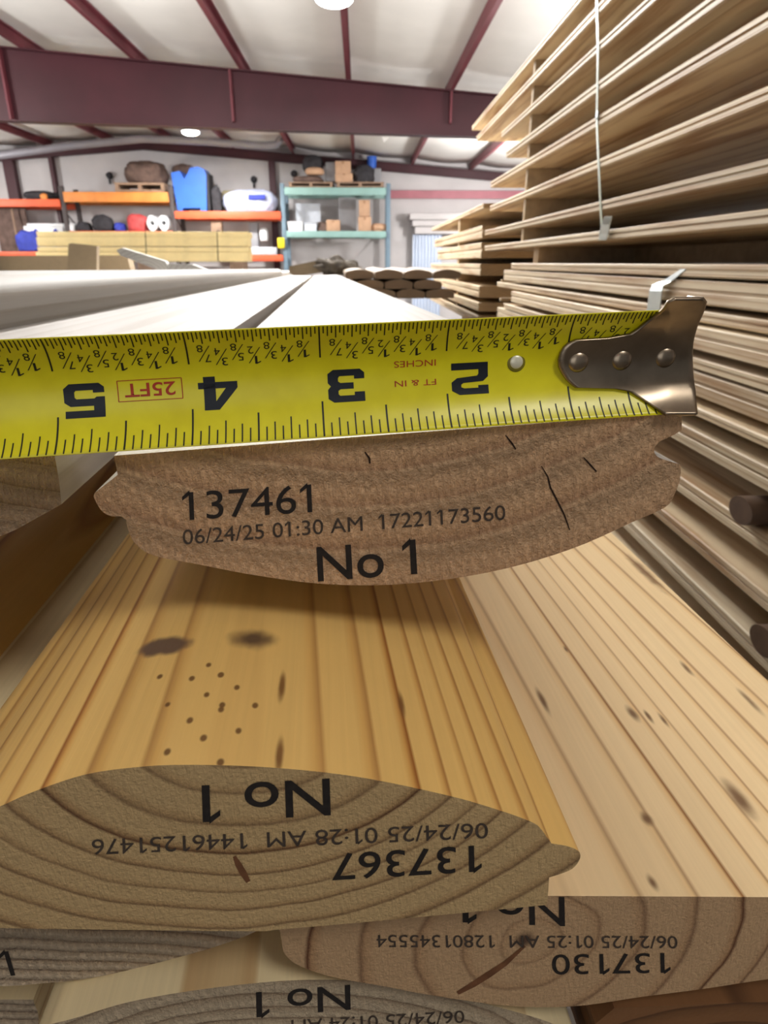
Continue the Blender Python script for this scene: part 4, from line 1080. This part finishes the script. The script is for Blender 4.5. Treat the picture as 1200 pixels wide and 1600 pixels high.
def corner_clip(pts, name, label, cat):
    """folded strip: list of pixel pairs on the pile face"""
    vs_, fs_ = [], []
    for (xa, xb, y_, out) in pts:
        for x_ in (xa, xb): vs_.append(at_X(x_, y_, XS - out))
    for k in range(len(pts) - 1): fs_.append((2 * k, 2 * k + 1, 2 * k + 3, 2 * k + 2))
    o = mesh_obj(name, vs_, fs_, M_clip, None); o.modifiers.new('t', 'SOLIDIFY').thickness = 0.0015
    return tag(o, label, cat)
corner_clip([(945, 957, 338, 0.016), (941, 954, 350, 0.010), (937, 951, 365, 0.006), (937, 948, 375, 0.004)], 'edge_clip', 'pale folded strap clip at the bottom of the upper pile', 'clip')
corner_clip([(1066, 1074, 420, 0.002), (1036, 1050, 440, 0.004), (1020, 1037, 446, 0.008), (1016, 1035, 455, 0.01), (1012, 1032, 485, 0.01), (1010, 1030, 510, 0.01)], 'edge_clip', 'shiny bent strap clip just above the tape hook on the lower pile', 'clip')
# farther pile behind it
X2 = 0.46
far = [(-0.50, -0.46), (-0.32, -0.22), (-0.18, -0.05), (0.0, 0.10), (0.19, 0.29), (0.335, 0.41), (0.45, 0.53)]
Gf = 'boards of the farther right pile'
fz = []
for i, (a_, b__) in enumerate(far):
    px0 = (800, 754, 778, 800, 770, 766, 760)[i]
    zt, zb = slope_z(a_, X2, 720), slope_z(b__, X2, 720)
    y0 = max(y_at(px0, 412 + a_ * (px0 - 565), X2), max(sy + 0.1, 2.5) if i in (1, 2) else 0)
    y1 = y_at(673 + 5 * (i % 3), 412, X2)
    pile_board(X2, max(y0, 2.62), y1, zt, zb, '%s pale board of the small pile beyond the strapped piles' % ORD[i].capitalize(), Gf, 0.5)
    fz.append((zt, zb))
for i in range(len(fz) - 1):
    if fz[i][1] - fz[i + 1][0] > 0.008:
        sticker(X2 + 0.01, 3.3, fz[i + 1][0], fz[i][1], '%s spacer stick from the top in the far small pile' % ORD[i].capitalize(), 'spacer sticks in the far pile', 0.05, 0.5)
tag(boxm('skid', (X2 + 0.2, 3.3, fz[-1][1] / 2), (0.3, 0.12, fz[-1][1] - 0.001), M_stick), 'timber skid under the farther small pile', 'skid', 'skids under the piles')
# low rows of brown round-topped boards past the right edge of the measured board
wR = wood('weathered_board_face', srgb(140, 120, 98), srgb(120, 98, 76), srgb(90, 70, 52), (0, -0.1), 0.006, rnd=0.2, warp=0.004)
r_i = 0
for rowi, (yt, xa) in enumerate(((421, 540), (437, 556), (452, 575))):
    for k in range(3 if rowi else 4):
        px = xa + 46 * k
        p = at_Y(px, yt, 2.66 - 0.02 * rowi)
        W_ = 0.106; Hh = 0.034
        prof = smooth_profile([(0, -Hh, 1), (0, -0.012), (W_ * 0.25, -0.003), (W_ * 0.5, 0), (W_ * 0.75, -0.003), (W_, -0.012), (W_, -Hh, 1)], 4)
        o = prism('log_siding_board', prof, 0, 1.2, [wR, wR], None, Matrix.Translation(p) @ Matrix.Rotation(radians(2), 4, 'Z'))
        pos = ('leftmost', 'second from left', 'third from left', 'fourth from left')[k]
        tag(o, 'Brown round-topped board end, %s in the %s row beyond the measured board' % (pos, ('top', 'middle', 'bottom')[rowi]), 'board', 'brown round-topped boards beyond')
# ------------------------------------------------------------------ scraps at the far end of the near stack
wG0 = wood('pale_far_board', srgb(206, 200, 190), srgb(190, 180, 166), srgb(160, 146, 126), (0, -0.1), 0.02, rnd=0.2, warp=0.006)
ORD5 = ['First', 'Second', 'Third', 'Fourth', 'Fifth', 'Sixth']
def slab_px(name, px, Y, depth, mats, label, cat, tilt=0.0):
    c = Vector((sum(at_Y(x, y, Y).x for x, y in px) / len(px), Y, sum(at_Y(x, y, Y).z for x, y in px) / len(px)))
    prof = [(at_Y(x, y, Y).x - c.x, at_Y(x, y, Y).z - c.z) for x, y in px]
    o = prism(name, prof, 0, depth, mats, None, Matrix.Translation(c) @ Matrix.Rotation(tilt, 4, 'Z'), smooth=None)
    return tag(o, label, cat)
wB = wood('scrap_wood', srgb(126, 110, 86), srgb(110, 94, 72), srgb(92, 76, 56), (0, -0.1), 0.005, rnd=0.2, warp=0.006)
wG = wood('grey_scrap_wood', srgb(172, 170, 166), srgb(152, 148, 142), srgb(126, 120, 112), (0, -0.1), 0.02, rnd=0.2, warp=0.006)
zs_ = at_Y(128, 426.5, 3.85).z
xl_, xr_ = at_Y(-70, 426, 3.75).x, at_Y(440, 426, 3.75).x
nb = 6
for k in range(nb):
    w_ = (xr_ - xl_) / nb
    xk = xl_ + w_ * k
    o = prism('pine_board', [(0.004, 0), (0.004, -0.03), (w_ - 0.006, -0.03), (w_ - 0.006, 0)], 0, 1.1, [wG0, wG0], None, Matrix.Translation((xk, 3.72, zs_)), smooth=None)
    tag(o, '%s board from the left of the bundle carrying the scraps behind the crowned board' % ORD5[k], 'board', 'boards under the far scraps')
for k in range(2):
    tag(boxm('trestle', ((xl_ + xr_) / 2, 3.9 + 0.7 * k, (zs_ - 0.031) / 2), (xr_ - xl_ - 0.1, 0.1, zs_ - 0.0315), M_stick), ('near', 'far')[k].capitalize() + ' trestle under the boards that carry the far scraps', 'trestle', 'trestles under the far scraps')
slab_px('wood_beam', [(-60, 400), (198, 399), (205, 424), (-60, 428)], 4.3, 0.09, [wB, wB], 'brown timber lying crosswise behind the wood block, far left', 'timber')
o = slab_px('wood_block', [(108, 381), (113, 380), (150, 384), (150, 426), (106, 426)], 3.95, 0.07, [wB, wB], 'short upright wood block at the far end of the crowned board', 'wood block', 0.15)
slab_px('plank_offcut', [(182, 391), (190, 387), (258, 408), (262, 414), (258, 425), (236, 418), (188, 399)], 3.8, 0.05, [wG, wG], 'grey plank offcut propped up at an angle beyond the crowned board', 'offcut')
slab_px('plank_offcut', [(262, 412), (300, 413), (350, 432), (345, 437), (300, 430), (262, 424)], 3.78, 0.06, [wG, wG], 'pale flat offcut lying right of the propped grey one', 'offcut')
slab_px('wood_chunk', [(452, 416), (505, 405), (508, 425), (460, 432), (452, 426)], 3.6, 0.12, [wB, wB], 'tan wood chunk at the far end of the measured board', 'offcut')
bm = bmesh.new()
p = at_Y(533, 420, 3.55)
bmesh.ops.create_icosphere(bm, subdivisions=4, radius=1)
for v in bm.verts:
    n_ = mnoise.noise(v.co * 2.2) * 0.5 + mnoise.noise(v.co * 6) * 0.15
    v.co = Vector((v.co.x * 0.12 * (1 + n_), v.co.y * 0.06, max(-0.03, (v.co.z * 0.05 - v.co.x * 0.022) * (1 + n_))))
o = bm_obj('bark_scrap', bm, M_debris, None, Matrix.Translation(p), 60); tag(o, 'dark ragged bark scrap beside the tan chunk at the far end', 'scrap')
